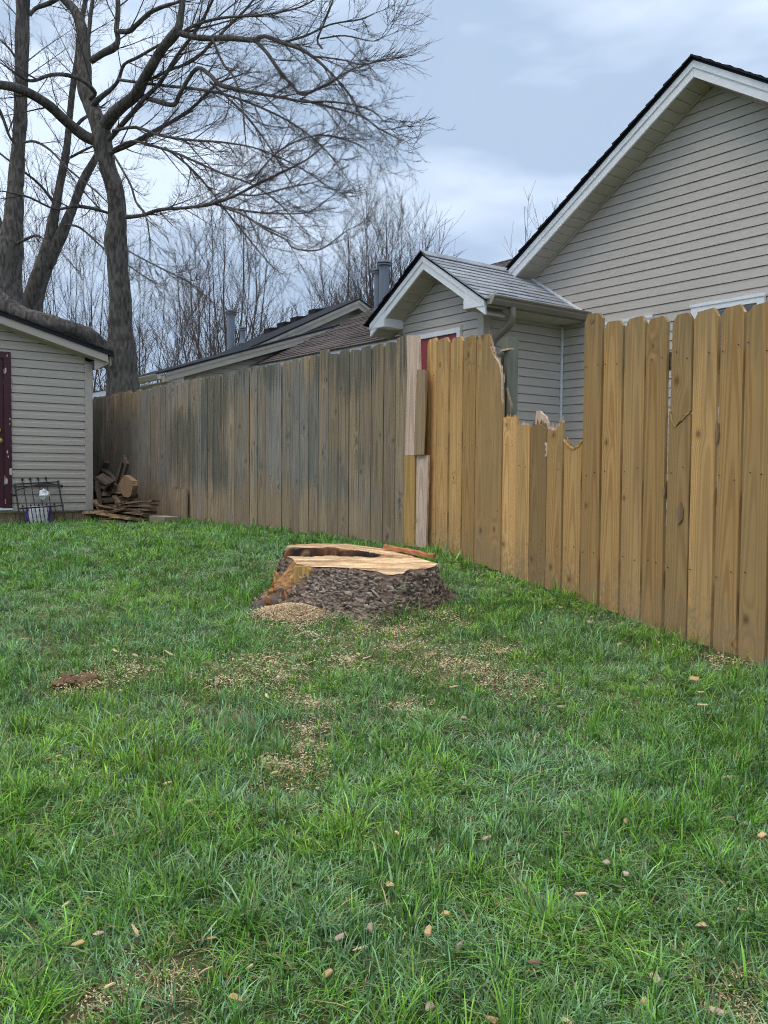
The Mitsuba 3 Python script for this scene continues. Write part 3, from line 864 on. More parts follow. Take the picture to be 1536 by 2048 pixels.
# ---------------------------------------------------------------- the neighbour's house: gabled wing and porch
house = thing('gabled_house', 'beige vinyl-sided house behind the fence, with white-trimmed gable and a small gabled porch', 'house')
MV, PKW, PKZ, SL = 8.13, -5.22, 5.30, 0.64
gw = lambda z: (max(PKW - (PKZ - 0.185 - z) / SL, -7.66), min(PKW + (PKZ - 0.185 - z) / SL, -2.78))
wall = wall_poly(house, 'gable_wall', [(-7.64, .5), (-2.80, .5), (-2.80, 3.55), (PKW, 5.09), (-7.64, 3.55)], VX * MV, WX, -VX, 'mat_vinyl')
def main_spans(z0, z1):
    a0, a1 = gw(z0)
    b0, b1 = gw(z1)
    if b1 - b0 < 0.05:
        return []
    return [(a0, a1, b0, b1)]
siding(wall, 'mat_vinyl', VX * MV, WX, -VX, main_spans, 0.764, 0.1005, 5.07)
# the stretch of the same wall between the porch and the wing, seen through the gap
wall2 = wall_poly(house, 'side_wall', [(-7.16, .5), (-7.02, .5), (-7.02, 2.93), (-7.16, 2.93)], VX * (MV - .001), WX, -VX, 'mat_vinyl', off=-0.03)
# porch
PV, PW0, PW1, PPK, PPZ = 6.83, -8.60, -7.16, -7.855, 3.68
pw = lambda z: (max(PW0, PPK - (PPZ - 0.165 - z) / SL), min(PW1 - .07, PPK + (PPZ - 0.165 - z) / SL))
pwall = wall_poly(house, 'porch_wall', [(PW0, .5), (PW1 - .02, .5), (PW1 - .02, 3.06), (PPK, 3.49), (PW0, 3.02)], VX * PV, WX, -VX, 'mat_vinyl')
DW0, DW1, DZ = -8.40, -7.575, 2.755


def porch_spans(z0, z1):
    a0, a1 = pw(z0)
    b0, b1 = pw(z1)
    if b1 - b0 < .04:
        return []
    if z1 < DZ + .07:
        return [(a0, DW0 - .06, b0, DW0 - .06), (DW1 + .06, a1, DW1 + .06, b1)]
    return [(a0, a1, b0, b1)]


siding(pwall, 'mat_vinyl', VX * PV, WX, -VX, porch_spans, 0.764, 0.1005, 3.48)
pside = wall_poly(house, 'porch_side_wall', [(PV + .03, .5), (MV - .015, .5), (MV - .015, 2.93), (PV + .03, 2.93)], WX * PW1, VX, WX, 'mat_vinyl')
siding(pside, 'mat_vinyl', WX * PW1, VX, WX, lambda a, b: [(PV + .085, MV - .022, PV + .085, MV - .022)], 0.764, 0.1005, 2.925)
part(house, 'corner_post', join(hbox(PW1 - .075, PW1 + .022, PV - .024, PV - .002, .5, 2.925), hbox(PW1 + .0, PW1 + .022, PV - .002, PV + .085, .5, 2.925)), 'mat_vinyl')
part(house, 'corner_strip', hbox(PW1 + .016, PW1 + .036, MV - .040, MV - .018, .5, 2.905), 'mat_white', label='white inside corner strip')
part(house, 'frieze_strip', hbox(PW1 + .04, -6.72, MV - .036, MV - .020, 2.895, 2.918), 'mat_soffit')


# door in the porch wall
door = part(house, 'door', hbox(DW0, DW1, PV - .012, PV + .03, .72, DZ - .01), 'mat_red_door', label='dark red panelled door')
for a, b in ((DW0 + .10, DW0 + .37), (DW1 - .37, DW1 - .10)):
    for z0_, z1_ in ((2.32, 2.62), (1.55, 2.22), (.85, 1.45)):
        m = [hbox(a, b, PV - .021, PV - .0125, z0_, z1_)]
        part(door, 'door_panel', join(*m), 'mat_red_door')
part(house, 'door_frame', join(hbox(DW0 - .055, DW0, PV - .034, PV + .02, .70, DZ), hbox(DW1, DW1 + .055, PV - .034, PV + .02, .70, DZ), hbox(DW0 - .055, DW1 + .055, PV - .034, PV + .02, DZ, DZ + .055)), 'mat_white', label='white door frame')
part(house, 'frame_channel', join(hbox(DW1 + .056, DW1 + .075, PV - .022, PV + .0, .70, DZ + .075), hbox(DW0 - .075, DW1 + .056, PV - .022, PV + .0, DZ + .056, DZ + .075)), 'mat_vinyl')


def sloped(p0, p1, v0, v1, h, up=0.0):
    """A plank between (w, z) points p0 and p1 spanning v0..v1, its underside h below them."""
    a, b = np.array(p0, float), np.array(p1, float)
    q = [(a[0], a[1] + up), (b[0], b[1] + up), (b[0], b[1] - h), (a[0], a[1] - h)]
    vs = np.array([(w, v, z) for v in (v0, v1) for (w, z) in q])
    f = np.array([[0, 1, 2, 3], [7, 6, 5, 4], [0, 4, 5, 1], [1, 5, 6, 2], [2, 6, 7, 3], [3, 7, 4, 0]])
    return hw(vs), f


def gable_trim(root, pk_w, pk_z, half_l, half_r, v_front, v_wall, sl, fas, soff_l=True, step=0.105):
    """Rake fascias, sloped soffit strips and their edging for one gable end. z of the deck = pk_z - sl*|w - pk_w|."""
    top = 0.045
    for sgn, half in ((-1, half_l), (1, half_r)):
        e = (pk_w + sgn * half, pk_z - top - sl * half)
        p = (pk_w, pk_z - top)
        part(root, 'rake_fascia', sloped(p, e, v_front, v_front + .022, fas), 'mat_white', label='white rake fascia board')
        part(root, 'rake_moulding', sloped(p, e, v_front - .014, v_front + .0, fas * .42), 'mat_white')
        zz = fas - .012
        L = half
        n = int(L / step)
        for k in range(n):
            a, b = k * L / n + .004, (k + 1) * L / n - .004
            pa = (pk_w + sgn * a, pk_z - top - zz - sl * a)
            pb = (pk_w + sgn * b, pk_z - top - zz - sl * b)
            part(root, 'soffit_panel', sloped(pa, pb, v_front + .022, v_wall - .004, .010), 'mat_soffit')
        part(root, 'soffit_backing', sloped((pk_w, pk_z - top - zz + .012), (pk_w + sgn * L, pk_z - top - zz + .012 - sl * L), v_front + .022, v_wall + .05, .010), 'mat_trim_clay')
        part(root, 'soffit_edging', sloped((pk_w, pk_z - top - zz - .012), (pk_w + sgn * L * .985, pk_z - top - zz - .012 - sl * L * .985), v_wall - .038, v_wall - .018, .016), 'mat_soffit')


gable_trim(house, PKW, PKZ, 2.53, 2.53, 7.80, MV, SL, 0.160)
gable_trim(house, PPK, PPZ, 1.02, 1.035, 6.52, PV, SL, 0.150)


def tabs(root, name, mat, uvec, down, o, lu, ld, expo, tabw, thick, nrm, over=0.0, stuff=False, seed=1, butt=0.012):
    """Shingles on a slope: courses down the slope from o, tabs along uvec."""
    r = np.random.default_rng(seed)
    n = int(round(ld / expo))
    allm, alluv = [], []
    for i in range(n):
        u = -r.uniform(0, tabw)
        while u < lu:
            wd = tabw * r.uniform(.85, 1.1)
            a, b = max(u, -over * r.uniform(.3, 1)), min(u + wd - .004, lu)
            if b - a > .02:
                d0, d1 = i * expo - .01, (i + 1) * expo + r.uniform(-.004, .004)
                hb = butt * r.uniform(.7, 1.5)
                pts = []
                for (uu, dd, h) in ((a, d0, .002), (b, d0, .002), (b, d1, hb), (a, d1, hb), (a, d1, -thick), (b, d1, -thick), (a, d0, -thick), (b, d0, -thick)):
                    pts.append(np.asarray(o) + np.asarray(uvec) * uu + np.asarray(down) * dd + np.asarray(nrm) * h)
                f = np.array([[0, 3, 2, 1], [3, 4, 5, 2], [0, 6, 4, 3], [1, 2, 5, 7]])
                v = np.array(pts)
                idn = r.integers(1, 900)
                uv = np.column_stack([np.full(8, float(idn)), np.zeros(8)])
                if stuff:
                    allm.append((v, f))
                    alluv.append(uv)
                else:
                    part(root, name, (v, f), mat, uv=uv)
            u += wd
    if stuff:
        v, f = join(*allm)
        part(root, name, (v, f), mat, uv=np.vstack(alluv), kind='stuff')


def slope_axes(sgn, sl):
    c = 1 / math.hypot(1, sl)
    return WX * sgn * c - ZX * sl * c, WX * sgn * sl * c + ZX * c


# porch roof
for sgn, half in ((-1, 1.03), (1, 1.05)):
    down, nrm = slope_axes(sgn, SL)
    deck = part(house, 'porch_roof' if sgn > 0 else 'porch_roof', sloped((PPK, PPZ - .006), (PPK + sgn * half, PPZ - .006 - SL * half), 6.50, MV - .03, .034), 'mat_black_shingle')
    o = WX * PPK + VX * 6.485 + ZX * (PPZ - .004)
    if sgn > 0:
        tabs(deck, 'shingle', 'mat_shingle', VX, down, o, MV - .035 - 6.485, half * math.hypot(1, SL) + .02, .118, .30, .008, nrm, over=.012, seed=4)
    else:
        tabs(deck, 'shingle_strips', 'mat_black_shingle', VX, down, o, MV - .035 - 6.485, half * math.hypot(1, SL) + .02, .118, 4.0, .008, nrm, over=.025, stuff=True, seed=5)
# ridge caps
for k in range(9):
    v0 = 6.475 + k * .175
    m = join(sloped((PPK, PPZ + .022), (PPK + .12, PPZ + .022 - SL * .12), v0, v0 + .2, .010), sloped((PPK, PPZ + .022), (PPK - .12, PPZ + .022 - SL * .12), v0, v0 + .2, .010))
    part(house, 'ridge_cap', m, 'mat_shingle', uv=np.column_stack([np.full(len(m[0]), float(40 + k)), np.zeros(len(m[0]))]))
# white flashing where the porch roof meets the wall
part(house, 'flashing', sloped((PPK + .14, PPZ + .035 - SL * .14), (PPK + 1.07, PPZ + .035 - SL * 1.07), MV - .052, MV - .020, .028), 'mat_white', label='white flashing along the porch roof')
# main roof, both slopes, with the stair-stepped shingle edge over the rake
for sgn in (-1, 1):
    down, nrm = slope_axes(sgn, SL)
    deck = part(house, 'main_roof', sloped((PKW, PKZ - .008), (PKW + sgn * 2.56, PKZ - .008 - SL * 2.56), 7.785, 13.5, .037), 'mat_black_shingle')
    tabs(deck, 'shingle_strips', 'mat_black_shingle', VX, down, WX * PKW + VX * 7.76 + ZX * (PKZ - .004), 5.7, 2.56 * math.hypot(1, SL), .125, 7.0, .010, nrm, over=.016, stuff=True, seed=6 + sgn, butt=.013)
# boxed eave returns of the porch
for (wa, wb, inner) in ((-6.82, -7.15, PW1), (-8.89, -8.575, PW0)):
    s_ = 1 if wa > wb else -1
    za, zb_ = PPZ - .10 - SL * abs(wa - PPK), PPZ - .10 - SL * abs(wb - PPK)
    poly = [(wa, 2.925), (wa, za), (wb, zb_), (wb, 2.925)]
    v, f = slab(poly, .30, VX * 6.512, WX, ZX, VX)
    part(house, 'eave_return', (v, f), 'mat_white', label='white boxed eave return')
# level soffit under the porch eave
part(house, 'eave_soffit', hbox(PW1 + .0, -6.815, 6.545, MV - .04, 2.918, 2.928), 'mat_soffit')
part(house, 'eave_soffit', hbox(-8.885, PW0, 6.815, MV - .04, 2.918, 2.928), 'mat_soffit')


def gutter(root, w0, v0, v1, ztop, out=1):
    prof = np.array([(0, 0), (0, -.085), (.07, -.085), (.095, -.045), (.095, -.028), (.118, -.008), (.118, .006), (.108, .006), (.108, -.004), (.086, -.030), (.086, -.043), (.064, -.077), (.008, -.077), (.008, 0)])
    poly = [(w0 + out * a, ztop + b) for a, b in prof]
    return slab(poly, v1 - v0, VX * v0, WX, ZX, VX)


g = part(house, 'gutter', gutter(house, -6.805, 6.535, MV - .04, 3.012), 'mat_clay_metal', label='clay brown gutter along the porch eave')
part(g, 'end_cap', slab([(-6.805 + a, 3.012 + b) for a, b in ((0, .006), (0, -.085), (.07, -.085), (.095, -.045), (.118, -.008), (.118, .006))], .004, VX * 6.530, WX, ZX, VX), 'mat_trim_clay', label='lighter gutter end cap')
part(house, 'gutter', gutter(house, -8.90, 6.535, MV - .04, 3.012, -1), 'mat_clay_metal')
P_ = smooth_path([(-6.755, 6.86, 2.925), (-6.755, 6.865, 2.83), (-6.80, 6.875, 2.755), (-6.92, 6.885, 2.69), (-7.04, 6.895, 2.63), (-7.085, 6.90, 2.56), (-7.085, 6.90, 2.44), (-7.085, 6.90, 1.5), (-7.085, 6.90, .6)], 7)
part(house, 'downspout', tube(hw(P_), .043, 12, squash=(1.0, .8), up=VX), 'mat_clay_metal', smooth=40, label='clay brown downspout bending back to the wall')
# windows, only their white heads show over the fence
for (a, b, zt_) in ((-6.62, -5.855, 2.860), (-5.375, -4.575, 2.893)):
    wn = part(house, 'window', join(hbox(a, a + .075, MV - .05, MV - .018, 1.75, zt_), hbox(b - .075, b, MV - .05, MV - .018, 1.75, zt_), hbox(a + .075, b - .075, MV - .05, MV - .018, zt_ - .075, zt_), hbox(a + .075, b - .075, MV - .05, MV - .018, 1.75, 1.83)), 'mat_white', label='white window frame')
    part(wn, 'head_moulding', hbox(a - .012, b + .012, MV - .060, MV - .0505, zt_ - .022, zt_ + .008), 'mat_white')
    part(wn, 'pane', hw([(a + .075, MV - .034, 1.83), (b - .075, MV - .034, 1.83), (b - .075, MV - .034, zt_ - .075), (a + .075, MV - .034, zt_ - .075)]) if False else (hw([(a + .075, MV - .034, 1.83), (b - .075, MV - .034, 1.83), (b - .075, MV - .034, zt_ - .075), (a + .075, MV - .034, zt_ - .075)]), np.array([[0, 1, 2, 3]])), 'mat_pane')
    part(wn, 'blind', hbox(a + .075, b - .075, MV - .026, MV - .0185, 1.83, zt_ - .075), 'mat_glass_backing')
# main body of the house with the broad brown roof
part(house, 'body_wall', hbox(-14.3, PW0 - .01, MV + .07, MV + .17, .5, 3.15), 'mat_vinyl')
part(house, 'body_wall', hbox(PW0, -2.8, 12.9, 13.0, .5, 3.0), 'mat_vinyl')
RS, RV0, RZ0, RV1 = 0.5, 7.85, 3.135, 12.05
cs = 1 / math.hypot(1, RS)
for (wa, wb, v0) in ((-14.28, -9.02, 7.85), (-9.02, -3.6, 8.20)):
    z0_ = RZ0 + RS * (v0 - RV0)
    z1_ = RZ0 + RS * (RV1 - RV0)
    vs = hw([(wa, v0, z0_ - .03), (wb, v0, z0_ - .03), (wb, RV1, z1_ - .03), (wa, RV1, z1_ - .03), (wa, v0, z0_ - .09), (wb, v0, z0_ - .09), (wb, RV1, z1_ - .09), (wa, RV1, z1_ - .09)])
    deck = part(house, 'rear_roof', (vs, np.array([[0, 1, 2, 3], [7, 6, 5, 4], [0, 4, 5, 1], [1, 5, 6, 2], [2, 6, 7, 3], [3, 7, 4, 0]])), 'mat_brown_shingle', uv=np.column_stack([np.full(8, 7.0), np.zeros(8)]))
    dn, nr = -VX * cs - ZX * RS * cs, -VX * RS * cs + ZX * cs
    tabs(deck, 'shingles', 'mat_brown_shingle', WX, dn, WX * wa + VX * RV1 + ZX * (z1_ - .02), wb - wa, (RV1 - v0) / cs, .14, .32, .008, nr, stuff=True, seed=int(-wa * 10))
    # the far slope
    vs = hw([(wa, RV1, z1_), (wb, RV1, z1_), (wb, RV1 + 3.8, z1_ - 1.9), (wa, RV1 + 3.8, z1_ - 1.9)])
    part(house, 'far_roof', (np.vstack([vs, vs - ZX * .05]), np.array([[3, 2, 1, 0], [4, 5, 6, 7], [0, 1, 5, 4], [2, 3, 7, 6]])), 'mat_brown_shingle', uv=np.zeros((8, 2)))
part(house, 'eave_fascia', hbox(-14.28, -9.03, 7.83, 7.85, 2.965, 3.09), 'mat_white')
part(house, 'rake_fascia', sloped((-9.02, 3.10), (-9.0, 3.10), 7.84, 8.3, .12), 'mat_white')


def vent_pipe(name, label, w, v, z0, z1, r, group=None):
    c = hw([[w, v, 0]])[0]
    k = thing(name, label, 'vent pipe', group)
    part(k, 'pipe', tube([c + ZX * z0, c + ZX * (z1 - .05)], r, 18), 'mat_galvanised', smooth=40)
    part(k, 'band', tube([c + ZX * (z0 + .42 * (z1 - z0)), c + ZX * (z0 + .42 * (z1 - z0) + .02)], r * 1.06, 18), 'mat_galvanised', smooth=40)
    part(k, 'collar', tube([c + ZX * (z0 + .06), c + ZX * (z0 + .14), c + ZX * (z0 + .16)], [r * 1.5, r * 1.2, r * 1.05], 18), 'mat_galvanised', smooth=40)
    part(k, 'cap', join(tube([c + ZX * (z1 - .075), c + ZX * (z1 - .055)], r * 1.45, 18), tube([c + ZX * (z1 - .035), c + ZX * (z1 + .0)], [r * 1.5, r * 1.4], 18)), 'mat_galvanised', smooth=40)
    return k


vent_pipe('vent_pipe', 'shorter left pipe of the metal vent pair on the brown roof beside the porch', -11.66, 8.72, 3.42, 4.50, .066)
vent_pipe('vent_pipe', 'taller right pipe of the metal vent pair on the brown roof beside the porch', -11.50, 8.72, 3.45, 4.60, .084)

# ---------------------------------------------------------------- the next house along, stepped behind the old fence
h2 = thing('neighbour_house', 'second beige house with pale gable rakes rising behind the grey fence', 'house')
w2 = -14.3
zB = lambda v: 2.86 + (v - 6.10) * .33
pts = [(6.40, .5), (9.6, .5), (9.6, zB(9.6) - .16), (6.40, zB(6.4) - .16)]
bw = wall_poly(h2, 'end_wall', pts, WX * w2, VX, WX, 'mat_vinyl')
siding(bw, 'mat_vinyl', WX * w2, VX, WX, lambda a, b: [(max(6.42, 6.10 + (a + .155 - 2.86) / .33), 9.6, max(6.42, 6.10 + (b + .155 - 2.86) / .33), 9.6)], 2.2, .1005, 3.85)
def raked(w0, w1, va, vb, za, zb_, h):
    vs = hw([(w, v, z) for w in (w0, w1) for (v, z) in ((va, za), (vb, zb_), (vb, zb_ - h), (va, za - h))])
    return vs, np.array([[0, 1, 2, 3], [7, 6, 5, 4], [0, 4, 5, 1], [1, 5, 6, 2], [2, 6, 7, 3], [3, 7, 4, 0]])[:, ::-1]
part(h2, 'rake_fascia', raked(w2 + .20, w2 + .222, 6.08, 9.55, zB(6.08) - .03, zB(9.55) - .03, .155), 'mat_soffit', label='pale rake fascia board')
part(h2, 'rake_moulding', raked(w2 + .2225, w2 + .236, 6.06, 9.55, zB(6.06) - .03, zB(9.55) - .03, .062), 'mat_soffit')
part(h2, 'rake_soffit', raked(w2 - .02, w2 + .20, 6.08, 9.55, zB(6.08) - .165, zB(9.55) - .165, .012), 'mat_soffit')
part(h2, 'lower_roof', raked(w2 - 2.35, w2 + .25, 6.02, 9.6, zB(6.02), zB(9.6), .032), 'mat_black_shingle')
part(h2, 'eave_return', slab([(6.05, 2.66), (6.40, 2.66), (6.40, zB(6.4) - .1), (6.05, zB(6.05) - .06)], .2, WX * (w2 + .0), VX, ZX, WX), 'mat_soffit')
part(h2, 'front_wall', hbox(-16.6, w2 - .11, 6.40, 6.5, .5, 2.75), 'mat_vinyl')
part(h2, 'eave_soffit', hbox(-16.6, w2 - .0, 6.05, 6.40, 2.655, 2.667), 'mat_soffit')
gq = np.array([(0, 0), (0, -.085), (.07, -.085), (.095, -.045), (.118, -.008), (.118, .006), (.108, .006), (.086, -.04), (.064, -.077), (.008, -.077), (.008, 0)])
part(h2, 'gutter', slab([(6.045 - a, 2.79 + b) for a, b in gq], 2.4, WX * (w2 - 2.3), VX, ZX, WX), 'mat_soffit', label='pale gutter along the eave')
part(h2, 'downspout', tube(hw(smooth_path([(-16.5, 5.99, 2.70), (-16.5, 6.02, 2.60), (-16.5, 6.22, 2.45), (-16.5, 6.34, 2.35), (-16.5, 6.34, .6)], 5)), .042, 10), 'mat_white', smooth=40)
# its taller rear gable
w3 = -15.0
RC, ZR, SR = 10.56, 4.743, .489
zC = lambda v: ZR - SR * abs(v - RC)
cw = wall_poly(h2, 'rear_gable_wall', [(8.0, .5), (13.6, .5), (13.6, zC(13.6) - .2), (RC, zC(RC) - .2), (8.0, zC(8.0) - .2)], WX * w3, VX, WX, 'mat_vinyl')
for sg in (-1, 1):
    va, vb = RC + sg * 3.1, RC
    part(h2, 'rear_rake_fascia', raked(w3 + .20, w3 + .222, va, vb, zC(va) - .03, zC(vb) - .03, .17), 'mat_soffit', label='pale rake fascia of the rear gable')
    part(h2, 'rear_rake_moulding', raked(w3 + .2225, w3 + .24, va, vb, zC(va) - .03, zC(vb) - .03, .07), 'mat_soffit')
    part(h2, 'rear_rake_soffit', raked(w3 - .02, w3 + .20, va, vb, zC(va) - .185, zC(vb) - .185, .012), 'mat_soffit')
    part(h2, 'rear_roof', raked(w3 - 1.15, w3 + .25, va, vb, zC(va), zC(vb), .032), 'mat_black_shingle')
for k, (w, v) in enumerate(((-15.87, 10.22), (-15.92, 9.80), (-15.98, 9.52), (-16.02, 9.22))):
    c = np.array([w, v, zC(v)])
    vs = box_v((-.13, -.11, -.04), (.13, .11, .075))
    vs[:, 2] += np.where(vs[:, 2] > 0, -.03 * (vs[:, 1] < 0), .489 * vs[:, 1])
    rv_ = thing('roof_vent', ['highest', 'second highest', 'second lowest', 'lowest'][k] + ' of the four black box vents on the far dark roof slope', 'roof vent', 'black box vents on the far roof')
    part(rv_, 'hood', (hw(vs + c), BOXF), 'mat_dark')
    part(rv_, 'flange', (hw(box_v((-.17, -.15, -.02), (.12, .15, -.0)) @ np.array([[1, 0, 0], [0, 1, .489], [0, 0, 1]]) + c + np.array([0, 0, .012])), BOXF), 'mat_dark')
vent_pipe('vent_pipe', 'tall blue-grey metal vent pipe with a cap, behind the far low roof', -17.13, 8.86, 3.30, 4.62, .085)
vent_pipe('vent_pipe', 'stubby distant vent pipe low on the far dark roof', -16.02, 8.55, 3.70, 4.10, .05)
part(h2, 'rear_gable_wall', hbox(-15.98, -15.12, 8.1, 8.2, .5, 3.2), 'mat_vinyl')
part(h2, 'rear_gable_wall', hbox(-16.08, -15.98, 8.1, 13.5, .5, 3.2), 'mat_vinyl')
# a further outbuilding: only a strip of its white roof edge shows between the shed and the tree
h3 = thing('outbuilding', 'distant outbuilding of which a white roof edge shows between shed and maple trunk', 'outbuilding')
zO = lambda v: 3.05 + .262 * (v - 7.69)
wall_poly(h3, 'end_wall', [(7.0, .4), (8.60, .4), (8.60, zO(8.6) - .04), (7.0, zO(7.0) - .04)], WX * -22.72, VX, WX, 'mat_vinyl')
part(h3, 'front_wall', hbox(-27, -22.85, 7.0, 7.1, .4, zO(7.0) - .06), 'mat_vinyl')
part(h3, 'rear_wall', hbox(-27, -22.85, 8.5, 8.6, .4, zO(8.5) - .06), 'mat_vinyl')
part(h3, 'rake_fascia', raked(-22.52, -22.5, 6.85, 8.66, zO(6.85) + .115, zO(8.66) + .115, .145), 'mat_white', label='white rake fascia')
part(h3, 'rake_soffit', raked(-22.72, -22.52, 6.85, 8.66, zO(6.85) - .02, zO(8.66) - .02, .012), 'mat_soffit')
part(h3, 'roof', raked(-27.2, -22.48, 6.80, 8.66, zO(6.8) + .14, zO(8.66) + .14, .022), 'mat_brown_shingle', uv=np.zeros((8, 2)))

# ---------------------------------------------------------------- the shed
shed = thing('garden_shed', 'beige vinyl-sided garden shed with a chipped maroon door at the left edge', 'shed')
SW = -10.28
zS = lambda v: 2.495 + .268 * (3.69 - v)
sw = wall_poly(shed, 'front_wall', [(-1.2, .66), (3.49, .66), (3.49, 2.40), (1.15, zS(1.15) - .13), (-1.2, 2.40)], WX * SW, VX, WX, 'mat_shed_vinyl', off=-.012)
sp = .0946
def shed_spans(z0, z1):
    hi = lambda z: min(3.43, 3.69 - (z + .105 - 2.495) / .268)
    if hi(z1) < 1.2:
        return []
    if z1 < 2.45:
        return [(2.613, hi(z0), 2.613, hi(z1)), (-1.0, 1.72, -1.0, 1.72)]
    return [(-1.0 if z1 < 2.42 else max(-1.0, 2.3 - hi(z0)), hi(z0), -1.0 if z1 < 2.42 else max(-1.0, 2.3 - hi(z1)), hi(z1))]
siding(sw, 'mat_shed_vinyl', WX * SW, VX, WX, shed_spans, .669, sp, 3.03,
       profile=[(0, .016), (.50, .014), (.56, .008), (.89, .004), (.92, .002), (.92, -.010), (0, -.010)])
part(shed, 'corner_post', join(hbox(SW - .0, SW + .024, 3.425, 3.512, .667, 2.37), hbox(SW - .08, SW - .0, 3.49, 3.512, .667, 2.37)), 'mat_shed_vinyl')
part(shed, 'side_wall', hbox(SW - 2.8, SW - .08, 3.40, 3.49, .667, 2.40), 'mat_shed_vinyl')
part(shed, 'rear_wall', hbox(SW - 2.88, SW - 2.8, -1.1, 3.49, .667, 2.40), 'mat_shed_vinyl')
part(shed, 'far_side_wall', hbox(SW - 2.8, SW - .12, -1.2, -1.1, .667, 2.40), 'mat_shed_vinyl')
for k in range(22):
    v0 = -1.18 + k * .213
    zb = float(ground_z(*hw([[SW, v0, 0]])[0][:2])) - .03
    vv, ff = hbox(SW - .055, SW - .035 + rng.uniform(0, .004), v0 + .003, v0 + .210, zb, .655)
    uv = np.column_stack([(vv @ VX) - v0 - .1 + 2.0 * (600 + k), vv[:, 2]])
    part(shed, 'skirt_board', (vv, ff), 'mat_lumber', uv=np.column_stack([(vv @ VX) - v0 - .1 + 2.0 * 202, vv[:, 2] + k * 1.7]))
for (va, vb) in ((3.70, 1.15), (-1.40, 1.15)):
    s_ = 1 if va > vb else -1
    z_ = lambda v: 2.495 + .268 * (3.69 - (v if s_ > 0 else 2.3 - v))
    part(shed, 'rake_fascia', raked(SW + .155, SW + .18, va - s_ * .06, vb, z_(va - s_ * .06) - .028, z_(vb) - .028, .085), 'mat_shed_vinyl')
    part(shed, 'rake_soffit', raked(SW - .01, SW + .155, va - s_ * .06, vb, z_(va - s_ * .06) - .10, z_(vb) - .10, .012), 'mat_shed_vinyl')
    part(shed, 'frieze_channel', raked(SW + .012, SW + .03, va - s_ * .30, vb, z_(va - s_ * .30) - .113, z_(vb) - .113, .016), 'mat_shed_vinyl')
    part(shed, 'roof', raked(SW - 3.05, SW + .20, va, vb, z_(va) + .012, z_(vb) + .012, .040), 'mat_black_shingle')
    n = 22
    rm = []
    for k in range(n):
        a = va + (vb - va) * k / n
        b = va + (vb - va) * (k + 1.15) / n
        b = min(b, vb) if s_ < 0 else max(b, vb)
        rm.append(raked(SW - 3.06, SW + .205 + rng.uniform(0, .012), a, b, z_(a) + .030, z_(b) + .020, .012))
    part(shed, 'shingle_strips', join(*rm), 'mat_black_shingle', kind='stuff')
part(shed, 'eave_box', slab([(3.50, 2.29), (3.69, 2.40), (3.69, 2.46), (3.50, 2.50)], .012, WX * (SW + .12), VX, ZX, WX), 'mat_shed_vinyl')
part(shed, 'eave_fascia', hbox(SW - 3.0, SW + .15, 3.675, 3.69, 2.36, 2.47), 'mat_trim_clay')
# door
fr = part(shed, 'door_frame', join(hbox(SW - .005, SW + .034, 2.53, 2.605, .70, 2.43), hbox(SW - .005, SW + .034, 1.70, 1.78, .70, 2.43), hbox(SW - .005, SW + .034, 1.78, 2.53, 2.36, 2.43)), 'mat_maroon', label='chipped maroon door frame')
dr_ = part(shed, 'door', hbox(SW - .006, SW + .012, 1.78, 2.53, .715, 2.36), 'mat_maroon_plain', label='dark maroon door')
for a, b in ((1.86, 2.10), (2.21, 2.45)):
    for z0_, z1_ in ((.85, 1.35), (1.62, 2.25)):
        part(dr_, 'door_panel', hbox(SW + .0125, SW + .020, a, b, z0_, z1_), 'mat_maroon_plain')
kc = np.array([SW + .012, 2.475, 1.45])
part(dr_, 'knob', tube(hw([kc, kc + [.02, 0, 0], kc + [.035, 0, 0], kc + [.06, 0, 0], kc + [.075, 0, 0]]), [.032, .014, .014, .030, .012], 16), 'mat_brass', smooth=40, label='brass door knob')
kc = np.array([SW + .012, 2.475, 1.568])
part(dr_, 'deadbolt', tube(hw([kc, kc + [.018, 0, 0], kc + [.03, 0, 0]]), [.033, .03, .018], 16), 'mat_brass', smooth=40, label='brass deadbolt')
part(shed, 'threshold', hbox(SW - .05, SW + .045, 1.70, 2.605, .685, .705), 'mat_white', label='pale worn threshold')

# ---------------------------------------------------------------- things leaning on the shed
gate = thing('iron_gate_panel', 'small black wrought iron gate panel leaning on the shed wall beside the door', 'gate')
GO = np.array([-10.045, 2.63, .50])
GL = np.array([-.20, 0, 0.49])


def gp(u, t):
    """Gate plane: u 0..1 along its width, t 0..1 up its height."""
    return GO + GL * t + np.array([0, .475 * u + .02 * (1 - t), .028 * u])


def bar(pts, r=.007, sides=6):
    return tube(hw([gp(*p) for p in pts]), r, sides)


part(gate, 'stile', bar([(0, 0), (0, .97)], .009), 'mat_iron')
part(gate, 'stile', bar([(1, 0), (1, .99)], .009), 'mat_iron')
for t_, r_ in ((0.0, .010), (.415, .009), (.90, .007), (.965, .008)):
    part(gate, 'crossbar', bar([(-.02, t_), (1.03, t_)], r_), 'mat_iron')
for k, u in enumerate((.19, .37, .55, .73)):
    part(gate, 'picket', bar([(u, .0), (u, 1.04)], .005), 'mat_iron')
    pp = hw([gp(u, 1.03), gp(u, 1.06), gp(u, 1.11)])
    part(gate, 'finial', tube(pp, [.004, .014, .001], 6), 'mat_iron')
for k, u in enumerate((.10, .28, .46, .64, .82)):
    part(gate, 'short_picket', bar([(u, .0), (u, .44)], .005), 'mat_iron')
    part(gate, 'finial', tube(hw([gp(u, .43), gp(u, .46), gp(u, .50)]), [.004, .011, .001], 6), 'mat_iron')
arc = [(0 + u, .82 + .12 * math.sin(math.pi * min(u * 1.3, 1) / 2) - (.06 * max(0, u - .8) * 5)) for u in np.linspace(0, 1, 12)]
part(gate, 'arched_bar', bar(arc, .007), 'mat_iron')
